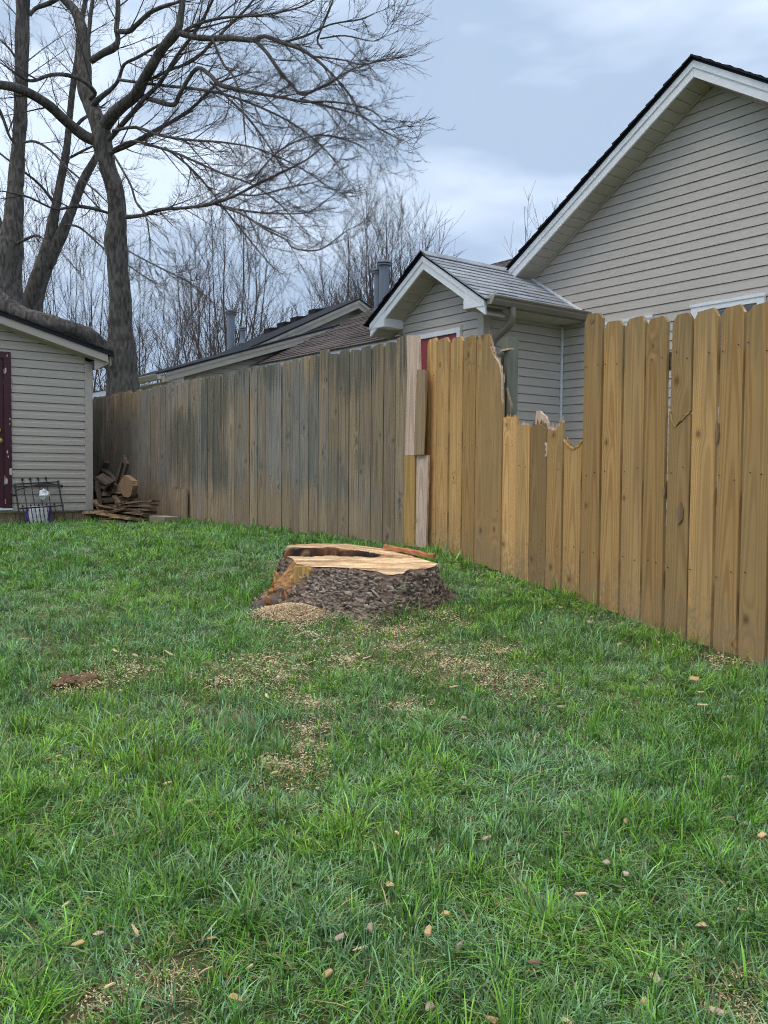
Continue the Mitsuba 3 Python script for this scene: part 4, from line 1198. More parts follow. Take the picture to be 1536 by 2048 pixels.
part(gate, 'latch', tube(hw([gp(1.0, .86), gp(1.05, .86), gp(1.09, .85)]), [.006, .018, .012], 8), 'mat_iron')
part(gate, 'hinge', tube(hw([gp(-.08, .72), gp(0, .72)]), [.014, .012], 8), 'mat_iron')
bag = thing('plastic_sack', 'white plastic sack with violet edges standing behind the iron gate panel', 'sack')
n_ = 14
uu, tt = np.meshgrid(np.linspace(0, 1, n_), np.linspace(0, 1, n_))
bulge = np.sin(np.pi * uu) ** .6 * np.sin(np.pi * np.clip(tt, .02, .98)) ** .6
bvs = np.stack([np.full_like(uu, -10.165) + .03 * bulge + .02 * (meshkit.fbm(np.stack([uu * 4, tt * 4, uu * 0], -1), 3, 4) - .5) - .05 * tt, 2.735 + .275 * uu + .008 * np.sin(tt * 9), .485 + .235 * tt + .010 * uu], -1).reshape(-1, 3)
bvs2 = bvs.copy()
bvs2[:, 0] -= .05 * bulge.ravel()
ii = (np.arange(n_ - 1)[:, None] * n_ + np.arange(n_ - 1)[None]).ravel()
qf = np.stack([ii, ii + 1, ii + n_ + 1, ii + n_], 1)
bcol = np.full((n_ * n_, 3), .74)
um, tm = uu.ravel(), tt.ravel()
viol = (um < .13) & (tm > .25) | (um > .86) & (tm > .35) | (um > .78) & (tm < .4) & (tm > .15)
bcol[viol] = [.085, .05, .22]
bcol[(np.abs(tm - .5) < .05) & (um > .2) & (um < .8)] = [.50, .52, .60]
for k in range(4):
    bcol[(np.abs(um - (.30 + .13 * k)) < .03) & (tm > .55) & (tm < .92)] = [.45, .46, .50]
v_, f_ = join((hw(bvs), qf), (hw(bvs2), qf[:, ::-1]))
part(bag, 'body', (v_, f_), 'mat_vc', smooth=True, color=np.vstack([bcol, bcol]))
m = lump((.035, .05, .055), seed=9, rough=.55, sub=3)
single('crumpled_rag', place((hw(m[0]), m[1]), t=hw([[-10.155, 2.925, .86]])[0]), 'mat_white', 'crumpled white rag caught in the upper bars of the iron gate panel', 'rag', smooth=False)

# ---------------------------------------------------------------- the wood heap between shed and fence
HEAP = 'scrap wood heaped between shed and fence'
_jid = [800]


def plank(c, L, wd, th_, yaw, pitch_=0.0, roll_=0.0, label='', name='scrap_board', tone=None, rough=0.006):
    """A scrap board: centre c in the house frame, length along its own axis turned by yaw in plan."""
    _jid[0] += 1
    n = 5
    xs = np.linspace(-L / 2, L / 2, n)
    prof = [(-wd / 2, -th_ / 2), (wd / 2, -th_ / 2), (wd / 2, th_ / 2), (-wd / 2, th_ / 2)]
    jit = rng.normal(0, rough, (n, 4, 3))
    vs = np.array([[(x + jit[i, j, 0] * 2 * (i in (0, n - 1)), a + jit[i, j, 1], b + jit[i, j, 2] * .5) for j, (a, b) in enumerate(prof)] for i, x in enumerate(xs)]).reshape(-1, 3)
    f = [[i * 4 + j, i * 4 + (j + 1) % 4, (i + 1) * 4 + (j + 1) % 4, (i + 1) * 4 + j] for i in range(n - 1) for j in range(4)]
    f += [[3, 2, 1, 0], [(n - 1) * 4 + j for j in range(4)]]
    R = rot([0, 0, 1], yaw) @ rot([0, 1, 0], pitch_) @ rot([1, 0, 0], roll_)
    idn = _jid[0] if tone is None else tone
    uv = np.column_stack([np.clip(vs[:, 1], -.4, .4) + 2.0 * idn, vs[:, 0] + _jid[0]])
    w = hw(vs @ R.T + np.asarray(c, float))
    return single(name, (w, np.array(f)[:, ::-1]), 'mat_junk', label, 'board', HEAP, uv=uv)


def jtone(lo, hi):
    """A board number whose tone, as the material reads it, lies between lo and hi."""
    for k in range(1, 900):
        h = ((k + 1000000) * 374761393 + 1000005 * 668265263 + 1000000 * 2147483647) & 0xffffffff
        h = ((h ^ (h >> 13)) * 1274126177) & 0xffffffff
        r = ((h ^ (h >> 16)) & 0xffffff) / 16777215.0
        if lo < r < hi and k not in _used:
            _used.add(k)
            return k


_used = set()
GZB = .56
# upright flat frame and the broken slab above it
fc, ax, ay = np.array([-9.86, 3.72, 1.075]), np.array([.62, .0, .78]), np.array([.78, .0, -.62])
fk = thing('wooden_frame', 'narrow wooden frame with a slot, propped at a slant on top of the wood heap', 'frame', HEAP)
tid = jtone(.25, .4)
for (a0, a1, b0, b1) in ((-.24, .24, -.085, -.035), (-.24, .24, .03, .085), (.18, .24, -.035, .03), (-.24, -.14, -.035, .03)):
    v, f = slab([(a0, b0), (a1, b0), (a1, b1), (a0, b1)], .035, hw([fc])[0], hw([ax])[0], hw([ay])[0], VX * -1)
    part(fk, 'frame_bar', (v, f), 'mat_junk', uv=np.column_stack([((v - hw([fc])[0]) @ hw([ay])[0]) * .5 + 2.0 * tid, (v - hw([fc])[0]) @ hw([ax])[0]]))
v, f = slab([(-9.62, 1.085), (-9.58, 1.075), (-9.385, 1.02), (-9.375, .97), (-9.41, .90), (-9.45, .85), (-9.52, .835), (-9.65, .84), (-9.74, .895), (-9.96, .885), (-9.86, .95), (-9.74, 1.02)], .06, VX * 3.71, WX, ZX, -VX)
tid = jtone(.93, .99)
single('broken_slab', (v, f), 'mat_junk', 'broad tan broken slab of wood leaning on the heap below the frame', 'wood slab', HEAP, uv=np.column_stack([((v @ WX) + 9.66) * .8 + 2.0 * tid, v[:, 2]]))
for k in range(5):
    plank((-9.28 + .02 * k, 3.62 + .01 * k, .625 + .042 * k),   .54 - .03 * k, .16, .020, 18 + 7 * k - 12, 3 - 2 * k, rng.normal(0, 3), f'{["lowest","second lowest","middle","second highest","topmost"][k]} board of the small stack at the fence side of the wood heap', tone=jtone(.45, .8))
plank((-9.20, 3.40, .640), .36, .22, .030, 35, 4, -10, 'short tan board lying flat at the front middle of the wood heap', tone=jtone(.75, .9))
plank((-8.98, 3.44, .620), .30, .20, .030, 28, 4, -12, 'short tan board lying flat at the front fence side of the wood heap', tone=jtone(.78, .92))
plank((-9.06, 3.36, .585), .32, .14, .025, 20, 0, -8, 'low brown board half sunk in the grass before the wood heap', tone=jtone(.5, .7))
plank((-9.80, 3.42, .645), .46, .17, .034, 10, -4, -14, 'yellowish board lying flat at the shed side of the wood heap', tone=jtone(.9, .99))
plank((-9.97, 3.48, .72), .36, .05, .03, 0, 24, 0, 'pale thin batten sloping down at the shed corner', tone=jtone(.9, .99))
plank((-9.55, 3.45, .585), .50, .15, .03, -8, 0, -6, 'dark low board at the bottom front of the wood heap', tone=jtone(.2, .35))
plank((-10.35, 3.72, .98), .75, .10, .030, 5, 10, 20, 'dark upper board jutting from behind the shed corner', tone=jtone(.1, .25))
plank((-10.22, 3.74, 1.05), .62, .06, .03, 3, 18, 0, 'dark slanting batten high on the wood heap', tone=jtone(.2, .35))
plank((-10.62, 3.74, 1.10), .45, .07, .03, 0, -38, 0, 'dark stick poking up at the back of the heap', tone=jtone(.25, .4))
plank((-10.12, 3.68, .915), .60, .13, .025, 8, 5, -10, 'reddish board under the frame', tone=jtone(.45, .6))
plank((-9.92, 3.66, .885), .40, .05, .02, 4, 1, 0, 'pale batten across the middle of the heap', tone=jtone(.95, .999))
plank((-10.15, 3.70, .80), .9, .24, .05, 3, -3, 10, 'broad brown board in the middle of the heap', tone=jtone(.2, .5))
plank((-9.75, 3.72, .72), .9, .26, .06, -4, 2, 5, 'broad brown board low in the heap', tone=jtone(.2, .5))
plank((-9.68, 3.58, .80), .34, .05, .03, -10, 14, 0, 'grey batten sloping across the dark of the heap', tone=jtone(.5, .7))
plank((-9.60, 3.57, .735), .40, .05, .03, 0, -14, 0, 'brown batten with a light end in the heap', tone=jtone(.6, .8))
plank((-9.45, 3.66, .68), .8, .20, .05, 6, -2, 0, 'weathered board under the small stack', tone=jtone(.2, .5))
plank((-10.1, 3.60, .64), .9, .22, .06, -2, 0, 0, 'weathered board at the bottom beside the shed', tone=jtone(.2, .5))
plank((-10.42, 3.545, .62), .04, .04, .26, 0, 0, 0, 'short pale stake standing at the shed corner', name='stake', tone=jtone(.5, .7))
plank((-10.18, 3.56, .80), .50, .045, .03, 0, 62, 0, 'dark batten leaning on the shed corner', tone=jtone(.2, .4))
plank((-10.9, 3.74, .78), 1.3, .24, .30, 0, 0, 0, 'thick timber deep in the gap behind the shed', tone=jtone(.2, .5))
for (w, z0_, dz, dw) in ((-8.72, .53, .115, .40), (-8.90, .63, 0, 0)):
    if dz:
        m = trimesh.creation.box((dw, .17, dz))
        m = m.subdivide().subdivide()
        v = np.array(m.vertices)
        v = v + .008 * (meshkit.noise(v * 14)[:, None] - .5)
        single('paving_block', (hw(v + np.array([w, 3.74, z0_ + dz / 2 + .01])), np.array(m.faces)), 'mat_block', 'grey-tan concrete block lying against the fence at the end of the wood heap', 'block')
for k, (w, v, z, L, wd, yaw, pit, rl, lab) in enumerate([
        (-10.05, 3.62, 1.00, .40, .09, 10, 22, 30, 'curled grey shingle on the upper shed side of the heap'), (-9.98, 3.60, .95, .34, .11, -14, -12, 35, 'split brown board end above the dark middle of the heap'),
        (-10.28, 3.64, .90, .42, .12, 6, 8, 40, 'weathered board on edge at the shed side of the heap'), (-9.72, 3.52, .70, .40, .14, 24, 6, -22, 'tilted brown board in the front middle of the heap'),
        (-9.50, 3.50, .68, .34, .18, -18, -6, 14, 'broad tan offcut lying in front of the small stack'), (-9.90, 3.52, .60, .44, .16, 14, 2, -10, 'flat weathered board at the foot of the heap by the shed'),
        (-9.30, 3.42, .585, .34, .13, 30, 0, 6, 'thin flat board at the foot of the heap before the stack'), (-9.66, 3.66, .76, .50, .10, -6, -10, 20, 'narrow board sloping through the middle of the heap')]):
    plank((w, v, z), L, wd, .022, yaw, pit, rl, lab, tone=jtone(.15 + .1 * (k % 5), .35 + .13 * (k % 5)), rough=.009)
# old boards standing against the fence by the heap
for k, (w, h_) in enumerate(((-9.16, .42), (-9.02, .40), (-8.88, .40))):
    v, f = slab([(-.066, 0), (.066, 0), (.066, h_), (-.066, h_ - .012)], .02, hw([[w, OLD_V - .045, .545]])[0], WX, ZX, -VX)
    single('short_board', (v, f), 'mat_old_fence', ['first', 'second', 'third', 'fourth'][k] + ' short cut board, counted from the wood heap, standing against the grey fence', 'board', 'short boards standing against the fence', uv=np.column_stack([(v @ WX) - w + 2.0 * (700 + k), (v[:, 2] - .5) * .35]))

# ---------------------------------------------------------------- bare trees: limbs as (x, y, z, radius)
MAPLE_TRUNK = [[-3.93,13.2,1.98,0.3017],[-3.93,13.2,2.28,0.2565],[-3.95,13.2,2.62,0.2338],[-3.95,13.2,2.95,0.2187],[-3.97,13.2,3.32,0.181],[-3.97,13.2,3.69,0.1622],[-4.0,13.2,4.14,0.1546],[-4.02,13.2,4.43,0.1584],[-4.04,13.2,4.58,0.1697],[-4.01,13.2,4.87,0.1358],[-4.02,13.2,5.17,0.132],[-4.07,13.2,5.42,0.1245],[-4.15,13.2,5.64,0.1245],[-4.18,13.2,5.83,0.1282],[-4.22,13.2,5.97,0.1433],[-4.24,13.2,6.15,0.1395],[-4.26,13.2,6.26,0.1131],[-4.29,13.2,6.35,0.0679]]
MAPLE_LIMBS = [[[-4.26,13.2,6.01,0.0754],[-4.45,13.1,6.06,0.0786],[-4.64,12.9,6.18,0.0737],[-4.77,12.6,6.28,0.0684],[-4.9,12.3,6.31,0.0633],[-5.02,12.0,6.28,0.0617],[-5.15,11.7,6.19,0.0568]],[[-4.24,13.2,6.12,0.1282],[-4.31,13.2,6.34,0.1207],[-4.44,13.3,6.63,0.114],[-4.52,13.3,6.85,0.114],[-4.56,13.4,7.22,0.1072],[-4.57,13.4,7.52,0.0995],[-4.6,13.4,7.78,0.0842],[-4.73,13.5,8.07,0.0694],[-4.92,13.5,8.27,0.0579],[-5.14,13.6,8.58,0.0466]],[[-4.22,13.2,6.21,0.0981],[-4.01,13.0,6.33,0.0929],[-3.77,12.8,6.41,0.0805],[-3.57,12.6,6.44,0.0792],[-3.41,12.4,6.54,0.0709],[-3.22,12.2,6.68,0.0662],[-3.06,12.1,6.85,0.0622],[-2.9,12.0,6.96,0.0686],[-2.81,12.0,7.09,0.0514],[-2.78,12.0,7.27,0.0446],[-2.75,12.0,7.48,0.0411],[-2.69,12.0,7.84,0.0309]],[[-2.83,12.0,7.02,0.0377],[-2.6,11.9,6.92,0.0408],[-2.38,11.8,6.85,0.0371],[-2.05,11.6,6.76,0.0365],[-1.73,11.4,6.64,0.0326],[-1.56,11.3,6.64,0.0258],[-1.35,11.2,6.52,0.0256],[-1.05,11.0,6.33,0.022],[-0.77,10.9,6.08,0.0156],[-0.46,10.8,5.71,0.0108],[-0.27,10.7,5.34,0.0061]],[[-1.7,11.4,6.64,0.0261],[-1.52,11.3,6.42,0.0226],[-1.35,11.2,6.15,0.0224],[-1.19,11.1,5.95,0.019],[-1.05,11.0,5.79,0.0157],[-0.75,10.7,5.78,0.0122],[-0.45,10.5,5.86,0.009],[-0.21,10.3,5.85,0.0059]],[[-4.42,13.3,7.24,0.0494],[-4.22,13.2,7.3,0.049],[-4.02,13.1,7.34,0.0561],[-3.96,13.1,7.45,0.0374],[-3.98,13.1,7.61,0.0374],[-3.96,13.1,7.81,0.0374],[-3.96,13.1,8.06,0.0337],[-4.02,13.2,8.44,0.0264]],[[-3.99,13.1,7.57,0.0337],[-3.74,12.9,7.48,0.0369],[-3.59,12.8,7.53,0.0329],[-3.38,12.7,7.64,0.029],[-3.15,12.6,7.68,0.0252],[-2.9,12.5,7.7,0.0179],[-2.61,12.4,7.8,0.0142]],[[-4.17,13.2,5.81,0.0415],[-4.05,13.1,5.83,0.0337],[-3.69,12.9,5.89,0.0332],[-3.32,12.7,5.99,0.029],[-2.98,12.5,6.07,0.025],[-2.71,12.4,6.2,0.0213],[-2.51,12.3,6.33,0.0211],[-2.29,12.2,6.46,0.0139],[-2.02,12.2,6.56,0.0105]],[[-4.22,13.2,5.99,0.0453],[-4.07,13.1,6.04,0.0374],[-3.84,12.9,6.16,0.0369],[-3.61,12.7,6.27,0.0363],[-3.4,12.5,6.37,0.0321],[-3.14,12.3,6.49,0.0281],[-2.87,12.1,6.74,0.0242],[-2.63,12.0,6.98,0.0206],[-2.47,11.9,7.14,0.0204],[-2.3,11.8,7.38,0.0169]],[[-3.59,12.7,6.49,0.0327],[-3.33,12.5,6.35,0.0321],[-2.94,12.2,6.15,0.0314],[-2.83,12.1,6.24,0.0277],[-2.69,12.0,6.4,0.0274],[-2.53,11.9,6.51,0.0272],[-2.33,11.7,6.33,0.0267],[-2.16,11.5,6.12,0.0296],[-1.87,11.3,5.97,0.0258],[-1.59,11.1,5.84,0.0222],[-1.29,10.9,5.71,0.0156],[-0.99,10.7,5.58,0.0153],[-0.68,10.5,5.5,0.012],[-0.38,10.3,5.38,0.0088],[-0.17,10.2,5.27,0.0087],[-0.03,10.1,5.11,0.0058]],[[-3.84,13.1,4.89,0.0337],[-3.52,12.8,4.83,0.0256],[-3.2,12.5,4.82,0.025],[-2.75,12.1,4.73,0.0207],[-2.33,11.7,4.66,0.0234],[-1.95,11.4,4.68,0.0163],[-1.66,11.2,4.75,0.016],[-1.25,10.9,4.83,0.0125],[-0.93,10.7,4.92,0.0092],[-0.68,10.5,5.06,0.006]],[[-2.26,11.7,4.66,0.0134],[-1.95,11.4,4.51,0.013],[-1.57,11.0,4.35,0.0126],[-1.2,10.7,4.25,0.0092],[-0.91,10.5,4.22,0.009],[-0.69,10.3,4.3,0.0059]],[[-2.1,11.5,4.56,0.0131],[-1.79,11.2,4.37,0.0128],[-1.49,10.9,4.12,0.0125],[-1.23,10.7,3.95,0.0092],[-1.09,10.6,3.81,0.0091],[-0.78,10.4,3.75,0.0089],[-0.48,10.2,3.9,0.0058]],[[-1.89,11.4,4.69,0.0098],[-1.59,11.1,4.6,0.0095],[-1.18,10.8,4.6,0.0093],[-0.8,10.6,4.62,0.0061],[-0.61,10.4,4.73,0.0059]],[[-3.99,13.0,5.74,0.0149],[-3.81,12.8,5.47,0.0146],[-3.63,12.6,5.18,0.0144],[-3.53,12.5,4.92,0.0143],[-3.38,12.4,4.72,0.0106],[-3.32,12.4,4.44,0.0089],[-3.31,12.4,4.1,0.0071]],[[-4.02,13.0,5.83,0.0186],[-3.66,12.7,5.84,0.0181],[-3.31,12.4,5.68,0.0177],[-2.89,12.1,5.47,0.0173],[-2.48,11.8,5.22,0.0135],[-2.1,11.5,4.98,0.0131],[-1.73,11.2,4.77,0.0096],[-1.39,11.0,4.51,0.0094],[-1.12,10.8,4.21,0.0062]],[[-3.05,12.2,5.58,0.0139],[-2.66,12.0,5.24,0.0137],[-2.35,11.8,4.88,0.0135],[-2.11,11.6,4.56,0.0099],[-1.76,11.4,4.12,0.0098],[-1.47,11.2,3.76,0.0064]],[[-4.03,13.2,4.93,0.0264],[-4.13,13.2,4.97,0.0189],[-4.28,12.9,4.95,0.0258],[-4.43,12.6,4.89,0.0252],[-4.6,12.3,4.76,0.0141],[-4.83,12.0,4.82,0.0137],[-5.01,11.8,4.82,0.0101]],[[-3.85,13.1,4.41,0.0112],[-3.49,12.8,4.19,0.011],[-3.13,12.5,3.98,0.0107],[-2.71,12.2,3.74,0.0105],[-2.39,12.0,3.47,0.0069]],[[-4.41,13.2,6.65,0.0339],[-4.3,13.1,6.69,0.0299],[-4.39,12.9,6.76,0.0295],[-4.56,12.7,6.76,0.029],[-4.73,12.5,6.67,0.025],[-4.93,12.3,6.5,0.0211],[-5.12,12.1,6.56,0.0138]],[[-4.39,13.2,6.52,0.0528],[-4.23,13.1,6.61,0.0412],[-4.01,13.0,6.72,0.0297],[-3.89,12.9,6.8,0.0258],[-3.78,12.8,6.96,0.0219],[-3.53,12.6,6.97,0.0216],[-3.17,12.4,7.05,0.0177],[-2.77,12.2,7.12,0.0139],[-2.32,12.0,7.13,0.0103],[-1.84,11.9,7.21,0.0068]],[[-3.89,12.9,6.79,0.0221],[-3.5,12.6,6.62,0.0216],[-3.07,12.3,6.45,0.0211],[-2.59,12.0,6.28,0.0206],[-2.13,11.7,6.08,0.0167],[-1.63,11.4,5.8,0.013],[-1.15,11.1,5.46,0.0095],[-0.76,10.9,5.09,0.0093],[-0.51,10.7,4.72,0.0061]],[[-3.98,12.9,6.06,0.0221],[-3.57,12.6,6.0,0.0216],[-3.12,12.2,5.74,0.0174],[-2.62,11.8,5.53,0.0169],[-2.08,11.4,5.35,0.013],[-1.57,11.0,5.12,0.0094],[-1.05,10.7,4.8,0.0092],[-0.67,10.5,4.5,0.006]],[[-2.33,11.7,6.24,0.0167],[-2.12,11.6,6.03,0.0133],[-1.82,11.4,5.7,0.013],[-1.54,11.2,5.31,0.0096],[-1.32,11.0,4.93,0.0094],[-1.12,10.8,4.57,0.0062]],[[-2.3,11.7,6.8,0.0167],[-2.15,11.6,6.45,0.0166],[-1.95,11.4,6.14,0.013],[-1.82,11.2,5.68,0.0128],[-1.78,11.1,5.37,0.0095]],[[-0.81,11.0,6.35,0.0126],[-0.87,11.0,6.45,0.0126],[-0.78,10.9,6.61,0.0093],[-0.68,10.8,6.8,0.0093],[-0.62,10.8,7.07,0.0062]],[[-0.83,10.9,6.42,0.0093],[-0.52,10.7,6.36,0.0092],[-0.18,10.5,6.2,0.006],[-0.04,10.3,6.17,0.0044]],[[-4.51,13.4,7.48,0.0345],[-4.48,13.4,7.74,0.0306],[-4.45,13.4,8.03,0.0306],[-4.39,13.4,8.4,0.023]],[[-3.31,12.4,6.57,0.0213],[-2.98,12.2,6.62,0.0209],[-2.64,12.2,6.76,0.0174],[-2.23,12.2,7.16,0.0174],[-1.89,12.2,7.5,0.0139],[-1.68,12.2,7.83,0.0105]],[[-1.07,10.9,5.7,0.0125],[-0.69,10.7,5.52,0.0122],[-0.32,10.5,5.34,0.009],[-0.09,10.4,5.15,0.0089],[0.09,10.3,5.02,0.0059],[0.17,10.2,4.95,0.0044]],[[-2.93,12.0,6.92,0.0206],[-2.57,11.9,7.07,0.0204],[-2.14,11.7,7.07,0.0167],[-1.64,11.4,6.95,0.013],[-1.11,11.2,6.95,0.0096],[-0.72,11.0,7.06,0.0063]],[[-1.35,11.2,6.51,0.016],[-1.02,11.0,6.5,0.0126],[-0.7,10.8,6.54,0.0093],[-0.34,10.6,6.5,0.0091],[-0.18,10.4,6.46,0.0059]],[[-0.96,11.0,6.26,0.0126],[-0.57,10.7,6.08,0.0092],[-0.3,10.5,5.93,0.009],[-0.09,10.3,5.89,0.0059]],[[-1.73,11.2,4.77,0.0096],[-1.31,10.9,5.08,0.0093],[-0.8,10.6,5.15,0.0091],[-0.32,10.4,4.96,0.0059],[-0.17,10.3,4.79,0.0044]]]
MAPLE_LOWLIMB = [[-4.07,13.2,2.79,0.1735],[-4.18,13.0,2.92,0.1486],[-4.29,12.8,3.08,0.117],[-4.43,12.7,3.15,0.1052],[-4.6,12.6,3.19,0.108],[-4.8,12.6,3.25,0.1152],[-4.97,12.6,3.28,0.126],[-5.15,12.6,3.32,0.1332],[-5.37,12.6,3.43,0.144],[-5.61,12.6,3.57,0.1656],[-6.05,12.7,3.78,0.1597],[-6.6,12.8,3.96,0.1317],[-7.25,13.0,4.35,0.0891],[-7.84,13.2,4.91,0.0453],[-8.06,13.2,5.35,0.0151]]
LEFTMAPLE_STEMA = [[-6.26,14.5,2.95,0.4971],[-6.3,14.5,3.77,0.3729],[-6.27,14.5,4.26,0.2734],[-6.18,14.5,4.75,0.2237],[-6.1,14.5,5.23,0.1574],[-6.08,14.5,5.55,0.1367],[-6.05,14.5,5.96,0.1243],[-6.02,14.5,6.36,0.1077],[-5.98,14.5,6.76,0.1077],[-5.97,14.5,7.16,0.1036],[-5.94,14.5,7.96,0.1077],[-5.92,14.5,8.75,0.1077],[-5.91,14.5,9.23,0.0911],[-5.86,14.5,10.01,0.0746],[-5.79,14.5,10.95,0.0497],[-5.75,14.5,12.05,0.0249],[-5.73,14.5,12.82,0.0083]]
LEFTMAPLE_LIMBS = [[[-5.81,14.5,8.51,0.029],[-5.71,14.5,8.62,0.0331],[-5.48,14.4,8.64,0.037],[-5.25,14.3,8.69,0.0327],[-4.97,14.2,8.83,0.0243]],[[-6.0,14.5,6.42,0.0249],[-6.06,14.3,6.48,0.0204],[-6.12,14.2,6.72,0.0243],[-6.21,14.1,6.99,0.0242]],[[-5.91,14.4,6.44,0.0165],[-5.66,14.3,6.42,0.0204],[-5.38,14.2,6.25,0.0162],[-5.0,14.0,5.87,0.016],[-4.54,13.8,5.5,0.0118],[-4.2,13.7,5.17,0.0078]],[[-5.98,14.5,7.72,0.0207],[-6.09,14.4,7.91,0.0165],[-6.21,14.3,8.02,0.0123]],[[-6.22,14.5,4.7,0.1077],[-6.31,14.5,5.07,0.058],[-6.36,14.5,5.31,0.0373]],[[-6.04,14.4,4.8,0.0247],[-5.84,14.3,4.86,0.0245],[-5.59,14.2,4.9,0.0203],[-5.36,14.1,4.73,0.0121]]]
TWIN_STEMB = [[-6.15,15.2,2.87,0.2693],[-6.11,15.2,3.56,0.1911],[-6.08,15.2,3.99,0.1737],[-6.0,15.2,4.33,0.165],[-5.88,15.2,4.67,0.1477],[-5.79,15.2,5.01,0.1129],[-5.74,15.2,5.31,0.0955],[-5.68,15.2,5.61,0.0782],[-5.6,15.2,6.03,0.0695],[-5.51,15.2,6.45,0.0695],[-5.46,15.2,6.79,0.0565],[-5.42,15.2,7.21,0.0521],[-5.36,15.2,7.71,0.0521],[-5.29,15.2,8.13,0.0478],[-5.24,15.2,8.63,0.0434],[-5.14,15.2,9.13,0.0391],[-5.06,15.2,9.63,0.0304],[-4.98,15.2,10.45,0.0217],[-4.93,15.2,11.28,0.0087]]
TWIN_STEMC = [[-5.85,15.2,4.63,0.1129],[-5.71,15.2,4.93,0.1129],[-5.6,15.2,5.14,0.1042],[-5.47,15.2,5.44,0.0869],[-5.36,15.2,5.69,0.0695],[-5.25,15.2,5.99,0.0738],[-5.15,15.2,6.2,0.0695],[-5.01,15.2,6.44,0.0608],[-4.94,15.3,6.7,0.0525],[-4.84,15.4,7.12,0.0396]]
TWIN_LIMBS = [[[-5.42,15.2,6.49,0.0217],[-5.17,15.1,6.57,0.0216],[-4.93,15.0,6.63,0.0129]],[[-5.38,15.2,6.92,0.0261],[-5.21,15.1,7.06,0.0302],[-5.09,15.1,7.15,0.0259],[-4.87,15.1,7.3,0.0173]],[[-5.62,15.2,5.61,0.0261],[-5.86,15.0,5.96,0.0214],[-6.2,14.8,6.22,0.0169],[-6.48,14.7,6.43,0.0126]],[[-5.44,15.0,5.3,0.0214],[-5.12,14.8,5.2,0.0169],[-4.72,14.6,4.86,0.0125],[-4.36,14.5,4.6,0.0124],[-3.82,14.3,4.23,0.0082]]]


class Twigs:
    """Collects thin tapering branches as three-sided tubes of one vertex count, built in one go."""

    def __init__(self, n=5, sides=3):
        self.n, self.sides, self.P, self.R = n, sides, [], []

    def add(self, P, r0, r1):
        self.P.append(P)
        self.R.append(np.linspace(r0, r1, self.n))

    def mesh(self):
        P, R = np.array(self.P), np.array(self.R)
        K, n, S = len(P), self.n, self.sides
        t = np.gradient(P, axis=1)
        t /= np.linalg.norm(t, axis=2, keepdims=True) + 1e-9
        a = np.cross(t, np.array([0.37, 0.21, 0.55]))
        a /= np.linalg.norm(a, axis=2, keepdims=True) + 1e-9
        b = np.cross(t, a)
        an = np.arange(S) * 2 * np.pi / S
        v = P[:, :, None] + R[:, :, None, None] * (np.cos(an)[None, None, :, None] * a[:, :, None] + np.sin(an)[None, None, :, None] * b[:, :, None])
        i, j = np.meshgrid(np.arange(n - 1), np.arange(S), indexing='ij')
        q = np.stack([i * S + j, (i + 1) * S + j, (i + 1) * S + (j + 1) % S, i * S + (j + 1) % S], -1).reshape(-1, 4)
        f = (q[None] + (np.arange(K) * n * S)[:, None, None]).reshape(-1, 4)
        return v.reshape(-1, 3), f


def grow_path(r, p, d, L, n, wob, up, out=None):
    """A branch path: starts at p along d, wanders, and bends by up (towards +z) along its length."""
    P = [p]
    d = d / np.linalg.norm(d)
    st = L / (n - 1)
    for k in range(n - 1):
        d = d + r.normal(0, wob, 3) + np.array([0, 0, up]) * (k / (n - 1) if up > 0 else 1)
        d = d / np.linalg.norm(d)
        P.append(P[-1] + d * st)
    return np.array(P), d


def side_dir(r, t, ang, flat=0.0):
    """A direction at ang degrees from t, at a random azimuth about it."""
    a = np.cross(t, r.normal(0, 1, 3))
    a /= np.linalg.norm(a) + 1e-9
    a = a - np.array([0, 0, flat * a[2]])
    a /= np.linalg.norm(a) + 1e-9
    c, s = math.cos(math.radians(ang)), math.sin(math.radians(ang))
    return t * c + a * s


def bare_limb(root, pts, mat='mat_bark', sides=10, name='limb', steps=4, rough=0.05, label=None, crust=0.0):
    Q = smooth_path(np.array(pts), steps)
    P, R = Q[:, :3], np.maximum(Q[:, 3], 0.003)
    v, f = tube(P, R, sides)
    nv = len(P) * sides
    rad = np.repeat(R, sides)
    k = meshkit.fbm(v[:nv] * 3.5, 3, 4) - 0.5
    cen = np.repeat(P, sides, axis=0)
    v[:nv] = cen + (v[:nv] - cen) * (1 + rough * 2.2 * k[:, None] + rough * 1.2 * (meshkit.noise(v[:nv] * 12, 6) - .5)[:, None] + crust * 2 * (meshkit.fbm(v[:nv] * np.array([18, 18, 26]), 3, 7) - .5)[:, None])
    part(root, name, (v, f), mat, smooth=True, label=label)
    return P, R


